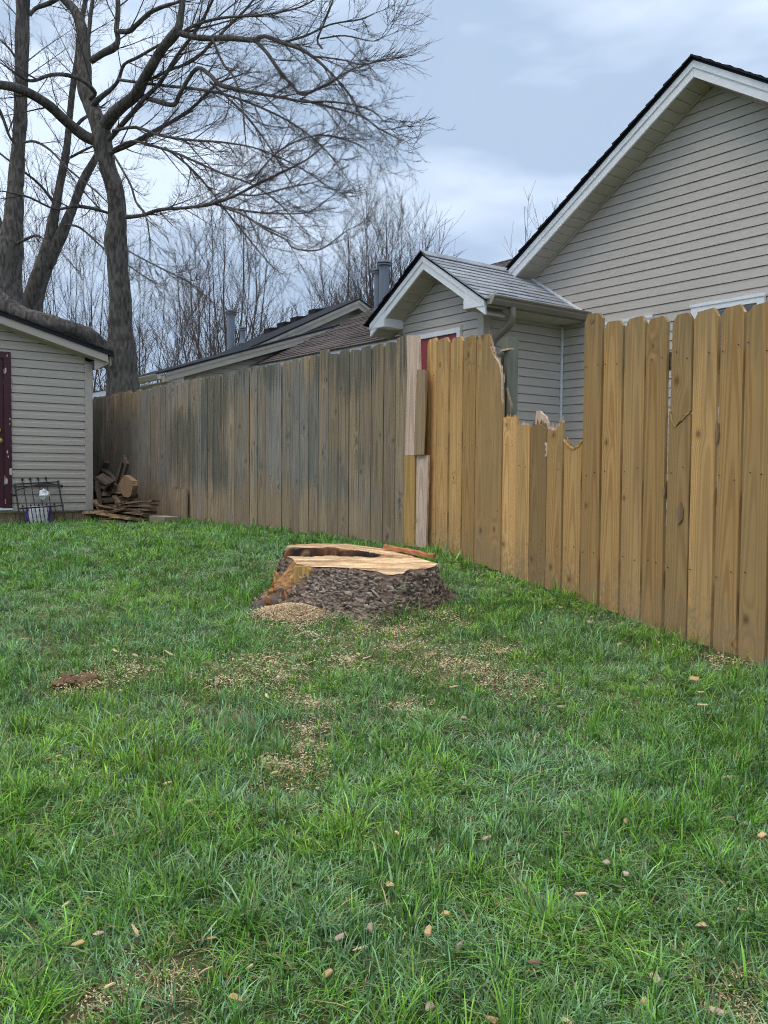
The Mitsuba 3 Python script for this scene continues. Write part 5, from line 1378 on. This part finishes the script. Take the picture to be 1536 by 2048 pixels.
def dress(r, tw_big, tw_small, P, R, spacing, L0, from_t=0.12, ang=(28, 50), up=0.05, levels=2, small_per=7, droop=-0.02, r_min=0.0028, dirbias=None):
    """Side branches along a limb, with their own side twigs."""
    seg = np.linalg.norm(np.diff(P, axis=0), axis=1)
    acc = np.concatenate([[0], np.cumsum(seg)])
    tot = acc[-1]
    s = from_t * tot + r.uniform(0, spacing)
    while s < tot:
        i = min(np.searchsorted(acc, s) - 1, len(P) - 2)
        f = (s - acc[i]) / (seg[i] + 1e-9)
        p = P[i] + (P[i + 1] - P[i]) * f
        t = (P[i + 1] - P[i]) / (seg[i] + 1e-9)
        rr = R[i]
        L = L0 * r.uniform(.45, 1.15) * (1.0 - 0.62 * s / tot)
        d = side_dir(r, t, r.uniform(*ang))
        if dirbias is not None:
            d = d + dirbias
        br = min(rr * .6, r.uniform(.006, .012))
        Q, dd = grow_path(r, p, d, L, 8, .045, up)
        tw_big.add(Q, br, r_min)
        twigs_on(r, tw_small, Q, small_per, L * .42, up, levels - 1, r_min)
        s += spacing * r.uniform(.5, 1.5)
    # the tip carries on
    Q, dd = grow_path(r, P[-1], P[-1] - P[-2], L0 * .3, 8, .08, up)
    tw_big.add(Q, max(R[-1] * .9, r_min), r_min)
    twigs_on(r, tw_small, Q, small_per, L0 * .35, up, levels - 1, r_min)


def twigs_on(r, tw, Q, n, L, up, levels, r_min):
    for k in range(n):
        x = r.uniform(.12, .99) * (len(Q) - 1)
        i = min(int(x), len(Q) - 2)
        p = Q[i] + (Q[i + 1] - Q[i]) * (x - i)
        t = Q[i + 1] - Q[i]
        t /= np.linalg.norm(t) + 1e-9
        S, _ = grow_path(r, p, side_dir(r, t, r.uniform(18, 46)), L * r.uniform(.5, 1.3), tw.n, .055, up * 2.2)
        tw.add(S, r_min * .95, r_min * .62)
        if levels > 0:
            twigs_on(r, tw, S, 3, L * .5, up, levels - 1, r_min * .85)


def finish_twigs(root, tws, mat, kind='stuff', name='twigs'):
    m = join(*[t.mesh() for t in tws if t.P])
    part(root, name, m, mat, kind=kind)


rt_ = np.random.default_rng(21)
maple = thing('maple_tree', 'big bare maple with a grey leaning trunk behind the shed, its twiggy crown spreading right', 'tree')
P, R = bare_limb(maple, MAPLE_TRUNK, sides=18, name='trunk', steps=5, rough=.07)
bare_limb(maple, MAPLE_LOWLIMB, sides=26, name='low_limb', steps=12, rough=.05, crust=.10, label='thick rough low limb lying out over the shed roof')
big, small = Twigs(8, 4), Twigs(5, 3)
for k, pts in enumerate(MAPLE_LIMBS):
    P, R = bare_limb(maple, pts, sides=10, name='limb', rough=.05)
    r0 = pts[0][3]
    far = len(pts) > 5
    dress(rt_, big, small, P, R, .19 if r0 < .045 else .26, 1.15, from_t=.10 if r0 < .05 else .25, up=.07, small_per=8, levels=2, ang=(20, 46), dirbias=np.array([.04, -.03, 0.0]) if pts[-1][0] > -4.2 else None)
P = np.array(MAPLE_TRUNK)[6:]
dress(rt_, big, small, P[:, :3], P[:, 3] * .3, .30, .9, small_per=6)
finish_twigs(maple, [big, small], 'mat_twig')

lm = thing('maple_tree', 'straight bare maple at the left edge with a swollen gnarled base', 'tree')
bare_limb(lm, LEFTMAPLE_STEMA, sides=16, name='trunk', rough=.10)
big, small = Twigs(8, 4), Twigs(5, 3)
for pts in LEFTMAPLE_LIMBS:
    P, R = bare_limb(lm, pts, name='limb')
    dress(rt_, big, small, P, R, .22, 1.1, small_per=7, up=.06)
P = np.array(LEFTMAPLE_STEMA)[5:]
dress(rt_, big, small, P[:, :3], P[:, 3] * .25, .16, 1.5, small_per=7, up=.05, ang=(40, 75))
finish_twigs(lm, [big, small], 'mat_twig')

tm = thing('maple_tree', 'forked two-stemmed bare tree between the left maple and the big leaning one', 'tree')
bare_limb(tm, TWIN_STEMB, sides=14, name='trunk', rough=.07)
P2, R2 = bare_limb(tm, TWIN_STEMC, sides=12, name='second_stem', rough=.08)
big, small = Twigs(8, 4), Twigs(5, 3)
for pts in TWIN_LIMBS:
    P, R = bare_limb(tm, pts, name='limb')
    dress(rt_, big, small, P, R, .22, 1.1, small_per=7, up=.06)
P = np.array(TWIN_STEMB)[6:]
dress(rt_, big, small, P[:, :3], P[:, 3] * .3, .22, 1.2, small_per=6, up=.05, ang=(35, 65))
dress(rt_, big, small, P2, R2 * .3, .35, 1.0, small_per=6, from_t=.4, ang=(35, 65))
finish_twigs(tm, [big, small], 'mat_twig')


def vase_tree(label, x, y, top, spread, stems, r0, seed, leanx=0.0, n_side=13, small_per=6, base_w=.5, group='bare trees behind the houses', Lf=.26, mat='mat_far_twig', sup=.06):
    """A far bare tree: a fan of rising stems, each with upswept side branches and twigs."""
    r = np.random.default_rng(seed)
    k = thing('bare_tree', label, 'tree', group)
    big, small = Twigs(8, 3), Twigs(4, 3)
    base = np.array([x, y, .45])
    H = top - .45
    stem_px = y / 875.0                                   # keeps far twigs about as thick as they can still be seen
    rm = max(.004, stem_px * .20)
    for s in range(stems):
        a = (s + .5) / stems * 2 - 1
        tx = spread * a * r.uniform(.75, 1.1) + leanx
        ty = r.normal(0, spread * .45)
        h = H * (1 - .22 * abs(a) ** 1.6) * r.uniform(.70, 1.0)
        P = []
        for q in np.linspace(0, 1, 7):
            e = q ** (1.15)
            P.append(base + np.array([a * base_w + (tx - a * base_w) * e, ty * e, h * q]) + r.normal(0, .10, 3) * H * .05 * (0 < q < 1))
        P = smooth_path(P, 3)
        R = rm * 1.1 + (r0 * r.uniform(.28, .55) - rm * 1.1) * np.linspace(1, 0, len(P)) ** 1.3
        part(k, 'trunk' if s == 0 else 'stem', tube(P, R, 6), 'mat_stem' if True else mat, smooth=True)
        for j in range(int(n_side * (1.5 if r0 > .12 else .85))):
            u = r.uniform(.10, .97)
            i = int(u * (len(P) - 1))
            t = P[min(i + 1, len(P) - 1)] - P[i - 1]
            t /= np.linalg.norm(t)
            L = H * Lf * r.uniform(.5, 1.2) * (1.15 - .6 * u)
            Q, _ = grow_path(r, P[i], side_dir(r, t, r.uniform(18, 38)), L, 8, .025, sup)
            big.add(Q, max(R[i] * .45, rm), rm * .8)
            for m in range(small_per):
                w = r.uniform(.15, 1) * 6.99
                ii = int(w)
                tt = Q[ii + 1] - Q[ii]
                tt /= np.linalg.norm(tt)
                S, _ = grow_path(r, Q[ii], side_dir(r, tt, r.uniform(16, 36)), L * r.uniform(.25, .55), 4, .03, sup * 1.8)
                small.add(S, rm * .8, rm * .55)
    finish_twigs(k, [big, small], mat)
    return k


vase_tree('clump of many thin upright stems rising over the low dark roof of the second house', -4.35, 24, 9.7, 1.5, 10, .13, 31, n_side=16, small_per=7, base_w=.75, Lf=.30)
vase_tree('low bushy bare tree leaning right, just right of the big maple trunk', -5.35, 20, 6.4, 1.2, 7, .06, 32, leanx=.6, n_side=12, small_per=7, Lf=.34, base_w=.3)
vase_tree('left half of the broom-shaped tree group above the vent pipe pair', -1.25, 36, 12.3, 1.8, 9, .24, 33, n_side=20, small_per=8, base_w=.6)
vase_tree('taller right half of the broom-shaped tree group above the vent pipe pair', .30, 35, 14.3, 2.2, 11, .24, 34, n_side=20, small_per=8, base_w=.6)
vase_tree('small hazy round-topped tree left of the rear gable peak', -5.4, 50, 12.6, 1.9, 8, .10, 35, n_side=12, small_per=6)
vase_tree('small hazy tree close to the rear gable peak', -3.2, 48, 12.1, 1.6, 8, .10, 36, n_side=12, small_per=6)
vase_tree('bare tree top showing behind the left rake of the big gable', 5.3, 30, 11.2, 1.5, 8, .07, 37, n_side=13, small_per=6)
vase_tree('dense upright tree behind the left-edge maple', -9.7, 24, 9.9, 1.4, 9, .08, 38, n_side=14, small_per=6)
vase_tree('tall thin-stemmed tree seen through the fork of the two-stemmed tree', -9.3, 27, 11.0, 1.5, 9, .08, 39, n_side=14, small_per=6)
vase_tree('thin-stemmed tree close left of the big maple trunk', -7.6, 26, 8.9, 1.3, 8, .07, 40, n_side=14, small_per=6)
vase_tree('bare tree low behind the shed roof corner', -10.4, 32, 8.2, 2.0, 8, .08, 41, n_side=12, small_per=6)
vase_tree('bare tree at the left border behind the shed', -12.6, 28, 10.8, 1.8, 8, .08, 42, n_side=12, small_per=6)
vase_tree('far bare tree behind the tall blue-grey vent pipe', -6.6, 45, 11.2, 1.8, 8, .10, 43, n_side=12, small_per=6)
vase_tree('far bare tree behind the many-stemmed clump', -7.2, 34, 9.2, 1.9, 9, .08, 44, n_side=13, small_per=6)

# ---------------------------------------------------------------- lawn
gr = np.random.default_rng(5)


def fence_clear(x, y):
    """Metres of lawn left before the fence line (negative behind it)."""
    old_d = OLD_V - (x * VX[0] + y * VX[1])
    new_d = -((x - FA[0]) * -FN[0] + (y - FA[1]) * -FN[1])
    return np.minimum(old_d, np.where(y < 6.6, new_d, 9))


def in_stump(x, y, grow=0.0):
    a = np.arctan2(y - SC[1], x - SC[0])
    rr = np.interp(a % (2 * np.pi), np.append(th, 2 * np.pi), np.append(rb, rb[0]))
    return np.hypot(x - SC[0], y - SC[1]) < rr * 0.93 + grow


CHIPS = [(-1.61, 3.92), (-1.14, 3.7), (-1.04, 3.64), (-0.9, 3.66), (-0.97, 3.22), (-0.63, 3.31), (-0.48, 3.63), (-0.3, 3.58), (-0.23, 4.3), (-0.07, 3.67), (-0.66, 2.73), (-0.82, 2.76), (-0.98, 2.63), (-1.0, 2.6), (-0.9, 2.96), (-0.42, 3.15), (-0.3, 2.84), (-0.22, 2.72), (-0.29, 2.55), (-0.31, 2.49), (0.55, 3.82), (0.77, 4.24), (0.92, 4.51), (1.01, 4.27), (1.17, 4.12), (1.14, 3.8), (1.06, 3.89), (1.24, 3.9), (1.19, 3.24), (1.22, 3.18), (1.14, 3.09), (1.13, 3.0), (0.64, 3.09), (0.27, 3.27), (1.22, 3.4), (1.46, 3.77), (1.47, 3.63), (0.03, 3.08), (0.28, 2.97), (-0.51, 2.31), (-0.81, 2.31), (-0.8, 2.24), (-0.6, 2.42), (-0.58, 2.37), (-0.53, 2.03), (-0.67, 1.83), (-0.63, 1.85), (-0.57, 1.73), (-0.5, 1.75), (-0.34, 1.73), (-0.33, 1.63), (-0.25, 1.64), (-0.1, 1.63), (-0.08, 1.75), (-0.04, 1.71), (-0.26, 1.55), (-0.18, 2.39), (-0.5, 1.58), (-0.6, 1.7), (-0.02, 1.78), (0.04, 2.16), (0.02, 1.94), (0.56, 1.97), (0.44, 1.89), (0.1, 1.77), (0.16, 1.72), (0.66, 1.78), (0.77, 1.83), (0.52, 1.61), (0.56, 1.62), (0.48, 1.55), (0.6, 1.52), (0.33, 1.5), (0.2, 1.51), (0.09, 1.54), (0.08, 1.61), (0.96, 2.17), (1.0, 2.51), (0.3, 1.66), (0.63, 2.22), (0.53, 2.02), (0.26, 2.13), (0.14, 1.83)]
BARE = [(-1.19, 3.36, .11, 1.0), (-1.12, 3.30, .10, .9), (-1.02, 3.51, .13, .5), (-.62, 3.36, .16, .55), (-.40, 3.40, .16, .55), (-.47, 3.62, .14, .5), (-.27, 2.56, .10, .85), (-.25, 2.70, .06, .6), (-.25, 2.86, .08, .6),
        (-.24, 3.10, .09, .6), (.24, 3.57, .16, .55), (.40, 3.52, .14, .5), (.55, 3.36, .12, .4), (.51, 3.80, .12, .4), (-.40, 1.63, .07, .6), (-.51, 1.56, .05, .8), (.66, 1.56, .06, .8), (-.14, 3.66, .12, .45), (.08, 3.88, .12, .4),
        (-.47, 4.40, .13, 1.0), (-.36, 4.31, .08, .8), (-.56, 4.48, .07, .8), (1.46, 3.70, .08, .5), (-.3, 4.0, .2, .3), (.1, 4.15, .16, .4), (.30, 4.45, .14, .4), (-.1, 4.2, .14, .4), (.08, 3.08, .1, .4)]


def bare(x, y):
    o = np.zeros_like(x)
    for (a, b, r_, s_) in BARE:
        wob = 1 + .8 * (meshkit.noise(np.stack([x * 14, y * 14, x * 0], -1), 8) - .5)
        o = np.maximum(o, s_ * np.clip(1.6 - np.hypot((x - a), (y - b) * .8) / (r_ * wob), 0, 1))
    return o


def scatter(y0, y1, xl, xr, dens):
    n = int((y1 - y0) * (xr - xl) * dens)
    return np.stack([gr.uniform(xl, xr, n), gr.uniform(y0, y1, n)], 1)


STRIPS = [(1.25, 1.9, -1.3, 1.3, 44000), (1.9, 2.7, -1.5, 1.6, 36000), (2.7, 3.6, -2.0, 2.0, 27000), (3.6, 5.0, -2.5, 1.7, 19000), (5.0, 7.2, -3.5, 1.0, 13000), (7.2, 10.8, -5.3, -.5, 8000)]
SP, OUT, TID = [], [], []                                # positions, offset from the tuft's centre, tuft number (0: a loose blade)
tn = 1
for (a0, a1, b0, b1, dn) in STRIPS:
    loose = scatter(a0, a1, b0, b1, dn * .42)
    per = 26
    tc = scatter(a0, a1, b0, b1, dn * .58 / per)
    k_ = np.repeat(np.arange(len(tc)), gr.poisson(per, len(tc)))
    rad = gr.uniform(.008, .022, len(tc)) * (1 + a0 / 8)
    o_ = gr.normal(0, 1, (len(k_), 2)) * rad[k_][:, None] * .7
    SP += [loose, tc[k_] + o_]
    OUT += [np.zeros_like(loose), o_]
    TID += [np.zeros(len(loose), int), tn + k_]
    tn += len(tc)
MARGIN_FROM = sum(map(len, SP))
for (a0, a1, b0, b1) in [(.2, 1.25, -2.4, 2.4), (1.25, 3.6, -5.5, -1.75), (3.6, 7.2, -7.5, -3.1), (7.2, 10.5, -8.5, -5.3), (1.25, 2.7, 1.5, 3.0)]:      # thinner lawn beside the view
    SP.append(scatter(a0, a1, b0, b1, 5200))
    OUT.append(np.zeros_like(SP[-1]))
    TID.append(np.zeros(len(SP[-1]), int))
S, OUT, TID = np.vstack(SP), np.vstack(OUT), np.concatenate(TID)
x, y = S[:, 0], S[:, 1]
fc_ = fence_clear(x, y)
edge_lawn = np.arange(len(S)) >= MARGIN_FROM
keep = (fc_ > 0.012) & ~in_stump(x, y, .0)
shed_line = x * WX[0] + y * WX[1]
keep &= shed_line > -10.24
bmask = bare(x, y)
thin = meshkit.fbm(np.stack([x * 2.1, y * 2.1, x * 0], -1), 3, 14)
keep &= gr.random(len(x)) > bmask * .62
keep &= gr.random(len(x)) > np.clip((thin - .56) * 2.2, 0, .45)
edge_lawn = edge_lawn[keep]
x, y, fc_, bmask, OUT, TID = x[keep], y[keep], fc_[keep], bmask[keep], OUT[keep], TID[keep]
tuft_len = gr.uniform(.45, 1.75, tn)[TID]
tuft_len[TID == 0] = .70
tuft_head = gr.uniform(0, 2 * np.pi, tn)[TID]
tuft_tone = gr.uniform(.62, 1.42, tn)[TID]
tuft_hue = gr.random(tn)[TID]
N = len(x)
q2 = lambda s, o=0.0: np.stack([x * s + o, y * s, np.zeros(N)], -1)
clump = meshkit.fbm(q2(5.5), 3, 3)
tuft = meshkit.noise(q2(16, 4), 19)
head = meshkit.fbm(q2(3.2, 9), 2, 6) * 4 * np.pi + gr.normal(0, 1.5, N)
length = (.023 + .030 * np.clip(clump * 1.5 - .25, 0, 1) + .014 * tuft) * gr.uniform(.45, 1.5, N)
length *= tuft_len
length *= 1 - .45 * np.clip(bmask, 0, 1)
length *= 1 + .45 * np.clip(1 - fc_ / .16, 0, 1)
stumpd = np.hypot(x - SC[0], y - SC[1])
length *= 1 + .35 * np.clip(1 - (stumpd - .55) / .2, 0, 1)
width = gr.uniform(.0018, .0038, N) * (1 + .6 * (gr.random(N) > .88))
width *= np.clip(y / 4.5, 1.0, 1.8) * np.where(edge_lawn, 2.4, 1)
lean = np.clip(.68 + .75 * (meshkit.fbm(q2(4.1, 31), 2, 12) - .5) + gr.normal(0, .28, N), .05, 1.2)
dead = (gr.random(N) < .045 + .42 * np.clip(bmask, 0, 1))
lean = np.where(dead, np.clip(lean + .4, .6, 1.25), lean)
z0 = ground_z(x, y) - .004
hv = OUT / .012 + .45 * np.stack([np.cos(tuft_head), np.sin(tuft_head)], 1) * (TID > 0)[:, None] + .75 * np.stack([np.cos(head), np.sin(head)], 1)
head = np.arctan2(hv[:, 1], hv[:, 0])
hd = np.stack([np.cos(head), np.sin(head)], 1)
sd_a = head + np.pi / 2 + gr.normal(0, .5, N)
sd = np.stack([np.cos(sd_a), np.sin(sd_a), np.zeros(N)], 1)


def blades(m, nseg):
    """The blades of mask m as strips of nseg - 1 segments: (n, k, 3) points and triangles."""
    ln, le, wd_ = length[m], lean[m], width[m]
    X0, Y0, Z0, h_, s_ = x[m], y[m], z0[m], hd[m], sd[m]
    out = []
    for t_ in np.linspace(0, 1, nseg):
        hor = ln * le * t_ ** 1.7
        ver = ln * (t_ - .42 * np.clip(le, 0, 1.1) * t_ ** 2.2) * np.sqrt(1.05 - .55 * np.clip(le, 0, 1) ** 2)
        c = np.column_stack([X0 + h_[:, 0] * hor, Y0 + h_[:, 1] * hor, Z0 + ver])
        w = wd_ * (1 - .55 * t_ ** 2)
        out += [c] if t_ == 1 else [c - s_ * w[:, None] * .5, c + s_ * w[:, None] * .5]
    k = len(out)
    F = []
    for q_ in range(nseg - 2):
        F += [[2 * q_, 2 * q_ + 1, 2 * q_ + 3], [2 * q_, 2 * q_ + 3, 2 * q_ + 2]]
    F.append([k - 3, k - 2, k - 1])
    return np.stack(out, 1), np.array(F), k


blue = np.clip((meshkit.fbm(q2(2.3, 50), 3, 23) - .47) * 5, 0, 1) * (gr.random(N) < .55)
blue = np.where((gr.random(N) < .05) | (tuft_hue > .91), 1, blue)
yel = np.clip((meshkit.fbm(q2(1.1, 77), 2, 29) - .34) * 1.5 + .9 * (tuft_hue - .5), 0, 1)
base = np.array([.098, .240, .027]) * (1 - yel[:, None]) + np.array([.220, .395, .042]) * yel[:, None]
base = base * (1 - blue[:, None]) + np.array([.180, .315, .155]) * blue[:, None]
base = base * (gr.uniform(.45, 1.6, N) * tuft_tone)[:, None]
base[dead] = np.array([.44, .34, .18]) * gr.uniform(.5, 1.15, dead.sum())[:, None]
GV, GF, GC, at_ = [], [], [], 0
for m, nseg in (((y < 2.9) & ~edge_lawn, 4), ((y >= 2.9) & ~edge_lawn, 3), (edge_lawn, 2)):
    Vb, F1, k = blades(m, nseg)
    c = np.repeat(base[m][:, None], k, 1)
    c[:, :2] = c[:, :2] * .75 + np.array([.12, .13, .05]) * .25      # pale sheaths at the foot of each blade
    GV.append(Vb.reshape(-1, 3))
    GC.append(c.reshape(-1, 3))
    GF.append((F1[None] + (np.arange(len(Vb)) * k)[:, None, None]).reshape(-1, 3) + at_)
    at_ += len(GV[-1])
single('lawn_grass', (np.vstack(GV), np.vstack(GF)), 'mat_grass', 'uneven green lawn grass in clumps with thin worn patches', 'grass', kind='stuff', color=np.vstack(GC))

# sawdust and small shreds of wood among the blades
def flakes(pts, size, lift, seed):
    r = np.random.default_rng(seed)
    n = len(pts)
    c = np.column_stack([pts, ground_z(pts[:, 0], pts[:, 1]) + lift])
    a = r.uniform(0, 2 * np.pi, n)
    u = np.column_stack([np.cos(a), np.sin(a), r.normal(0, .3, n)])
    w = np.column_stack([-np.sin(a), np.cos(a), r.normal(0, .4, n)])
    L = size * r.uniform(.4, 1.9, (n, 1))
    B = size * r.uniform(.2, .7, (n, 1))
    v = np.stack([c - u * L - w * B, c + u * L - w * B * .6, c + u * L * .8 + w * B, c - u * L * .7 + w * B * .8, c + np.array([0, 0, 1.]) * B * .5], 1)
    f = np.array([[0, 1, 4], [1, 2, 4], [2, 3, 4], [3, 0, 4]])
    col = np.where(r.random((n, 1)) < .7, [[.74, .59, .38]], [[.60, .43, .24]]) * r.uniform(.65, 1.15, (n, 1))
    return v.reshape(-1, 3), (f[None] + (np.arange(n) * 5)[:, None, None]).reshape(-1, 3), np.repeat(col, 5, 0)


pp = []
for (a, b, r_, s_) in BARE:
    if s_ > .0:
        n = int(4600 * r_ * s_ * (1.0 if b > 2.2 else .55))
        if b < 3.4 and a < -1:
            n = int(n * .5)
        n = int(n * 2.0)
        cl = gr.normal(0, 1, (14, 2)) * r_ * np.array([.60, .72])
        pp.append(np.array([a, b]) + cl[gr.integers(0, 14, n)] * (gr.random((n, 1)) < .8) + gr.normal(0, 1, (n, 2)) * r_ * np.where(gr.random((n, 1)) < .7, .16, .6))
pp.append(np.array([-.46, 4.40]) + gr.normal(0, 1, (6500, 2)) * np.array([.085, .075]))       # the heap at the foot of the stump
pp.append(np.column_stack([gr.uniform(-1.1, 1.5, 900), gr.uniform(2.2, 5.2, 900)]))
t_ = gr.random(900)
pp.append(np.column_stack([FA[0] + FD[0] * (t_ * 3) + FN[0] * gr.uniform(.02, .25, 900), FA[1] + FD[1] * (t_ * 3) + FN[1] * gr.uniform(.02, .25, 900)]))
pp = np.vstack(pp)
pp = pp[fence_clear(pp[:, 0], pp[:, 1]) > .02]
heap_d = np.exp(-(((pp[:, 0] + .47) / .17) ** 2 + ((pp[:, 1] - 4.40) / .10) ** 2))
mv, mf, mc = flakes(pp, .0026 * np.clip(pp[:, 1:] / 2.6, .8, 1.5), gr.uniform(.004, .030, len(pp)) + .05 * heap_d, 3)
single('sawdust', (mv, mf), 'mat_vc', 'pale sawdust strewn over the grass and piled against the front left foot of the stump', 'sawdust', kind='stuff', color=mc)
# the low mound that carries the heap
u_, v_ = np.meshgrid(np.linspace(0, 1, 14), np.linspace(0, 2 * np.pi, 40, endpoint=False))
mx, my = -.46 + .15 * u_ * np.cos(v_), 4.43 + .11 * u_ * np.sin(v_)
mz = ground_z(mx, my) + .030 * np.cos(u_ * np.pi / 2) - .012 + .022 * (meshkit.fbm(np.stack([mx * 40, my * 40, mx * 0], -1), 3, 3) - .5)
mvv = np.stack([mx, my, mz], -1).reshape(-1, 3)
i_, j_ = np.meshgrid(np.arange(40), np.arange(13), indexing='ij')
mff = np.stack([i_ * 14 + j_, i_ * 14 + j_ + 1, ((i_ + 1) % 40) * 14 + j_ + 1, ((i_ + 1) % 40) * 14 + j_], -1).reshape(-1, 4)
mcc = np.array([.58, .44, .27]) * (.6 + .7 * meshkit.noise(mvv * 160, 5)[:, None])
single('sawdust_mound', (mvv, mff), 'mat_vc', 'low mound of sawdust at the front left foot of the stump', 'sawdust', kind='stuff', smooth=True, color=mcc)
# a clod of torn-up earth on the left
cm = []
for k in range(9):
    m = lump((gr.uniform(.02, .045), gr.uniform(.015, .035), gr.uniform(.008, .018)), seed=60 + k, rough=.6, sub=3)
    px, py = -1.17 + gr.normal(0, .05), 3.35 + gr.normal(0, .045)
    cm.append(place(m, rot([0, 0, 1], gr.uniform(0, 180)), (px, py, float(ground_z(px, py)) + .016)))
m = join(*cm)
cc_ = meshkit.fbm(m[0] * 60, 3, 5)[:, None]
single('earth_clod', m, 'mat_vc', 'torn-up clod of brown earth and dead grass in the lawn at left', 'clod', smooth=True, color=np.array([.14, .085, .045]) * (.4 + 1.3 * cc_))


def chip_mesh(r, L, W, H):
    n = 9
    a = np.sort(r.uniform(0, 2 * np.pi, n))
    e = np.abs(np.cos(a)) ** .5
    o = np.column_stack([L * .5 * np.sign(np.cos(a)) * e, W * .5 * np.sign(np.sin(a)) * np.abs(np.sin(a)) ** .6]) * r.uniform(.8, 1.12, (n, 1))
    top = np.column_stack([o * .86, H * (1 + .5 * (o[:, 0] / L) * r.normal(0, 1))])
    bot = np.column_stack([o, np.zeros(n)])
    bend = r.normal(0, 4)
    v = np.vstack([bot, top, [[0, 0, 0]], [[0, 0, H * 1.15]]])
    v[:, 2] += bend * v[:, 0] ** 2
    k = np.arange(n)
    k1 = (k + 1) % n
    f = np.vstack([np.stack([k, k1, k1 + n], 1), np.stack([k, k1 + n, k + n], 1), np.stack([k1, k, np.full(n, 2 * n)], 1), np.stack([k + n, k1 + n, np.full(n, 2 * n + 1)], 1)])
    return v, f


cr_ = np.random.default_rng(77)
for k, (cx, cy) in enumerate(CHIPS):
    if in_stump(np.array([cx]), np.array([cy]), .03)[0]:
        continue
    kind = k % 3
    leaf = (round(cx, 2), round(cy, 2)) in ((.56, 1.62), (-.53, 2.03), (.30, 1.66))
    L = cr_.uniform(.017, .031) * (1.0 if cy < 3 else 1.35) * (1.3 if kind == 0 else 1)
    Wd = L * (cr_.uniform(.22, .36) if kind == 0 else cr_.uniform(.45, .75))
    v, f = chip_mesh(cr_, L, Wd, cr_.uniform(.002, .0045))
    R_ = rot([0, 0, 1], cr_.uniform(0, 360)) @ rot([1, 0, 0], cr_.normal(0, 22)) @ rot([0, 1, 0], cr_.normal(0, 18))
    v = v @ R_.T + np.array([cx, cy, float(ground_z(cx, cy)) + .027])
    tone = np.array([[.64, .48, .28], [.55, .37, .18], [.46, .35, .26]][kind]) * cr_.uniform(.85, 1.15)
    if leaf:
        tone = np.array([.22, .13, .09])
    g_ = .85 + .3 * meshkit.noise(v * 300, 3)[:, None]
    where = 'close to the stump' if math.hypot(cx - SC[0], cy - SC[1]) < 1.1 else 'along the foot of the brown fence' if fence_clear(np.array([cx]), np.array([cy]))[0] < .45 else 'in the nearest strip of lawn' if cy < 2.05 else 'in the left half of the open lawn' if cx < -.2 else 'in the right half of the open lawn'
    what = ['long narrow pale wood chip', 'short stubby tan wood chip', 'short stubby pinkish-grey wood chip'][kind]
    single('dead_leaf' if leaf else 'wood_chip', (v, f), 'mat_vc', ('curled brown dead leaf lying ' if leaf else what + ' lying ') + where, 'leaf' if leaf else 'wood chip',
           'dead leaves in the lawn' if leaf else what + 's ' + where, color=np.tile(tone, (len(v), 1)) * g_)
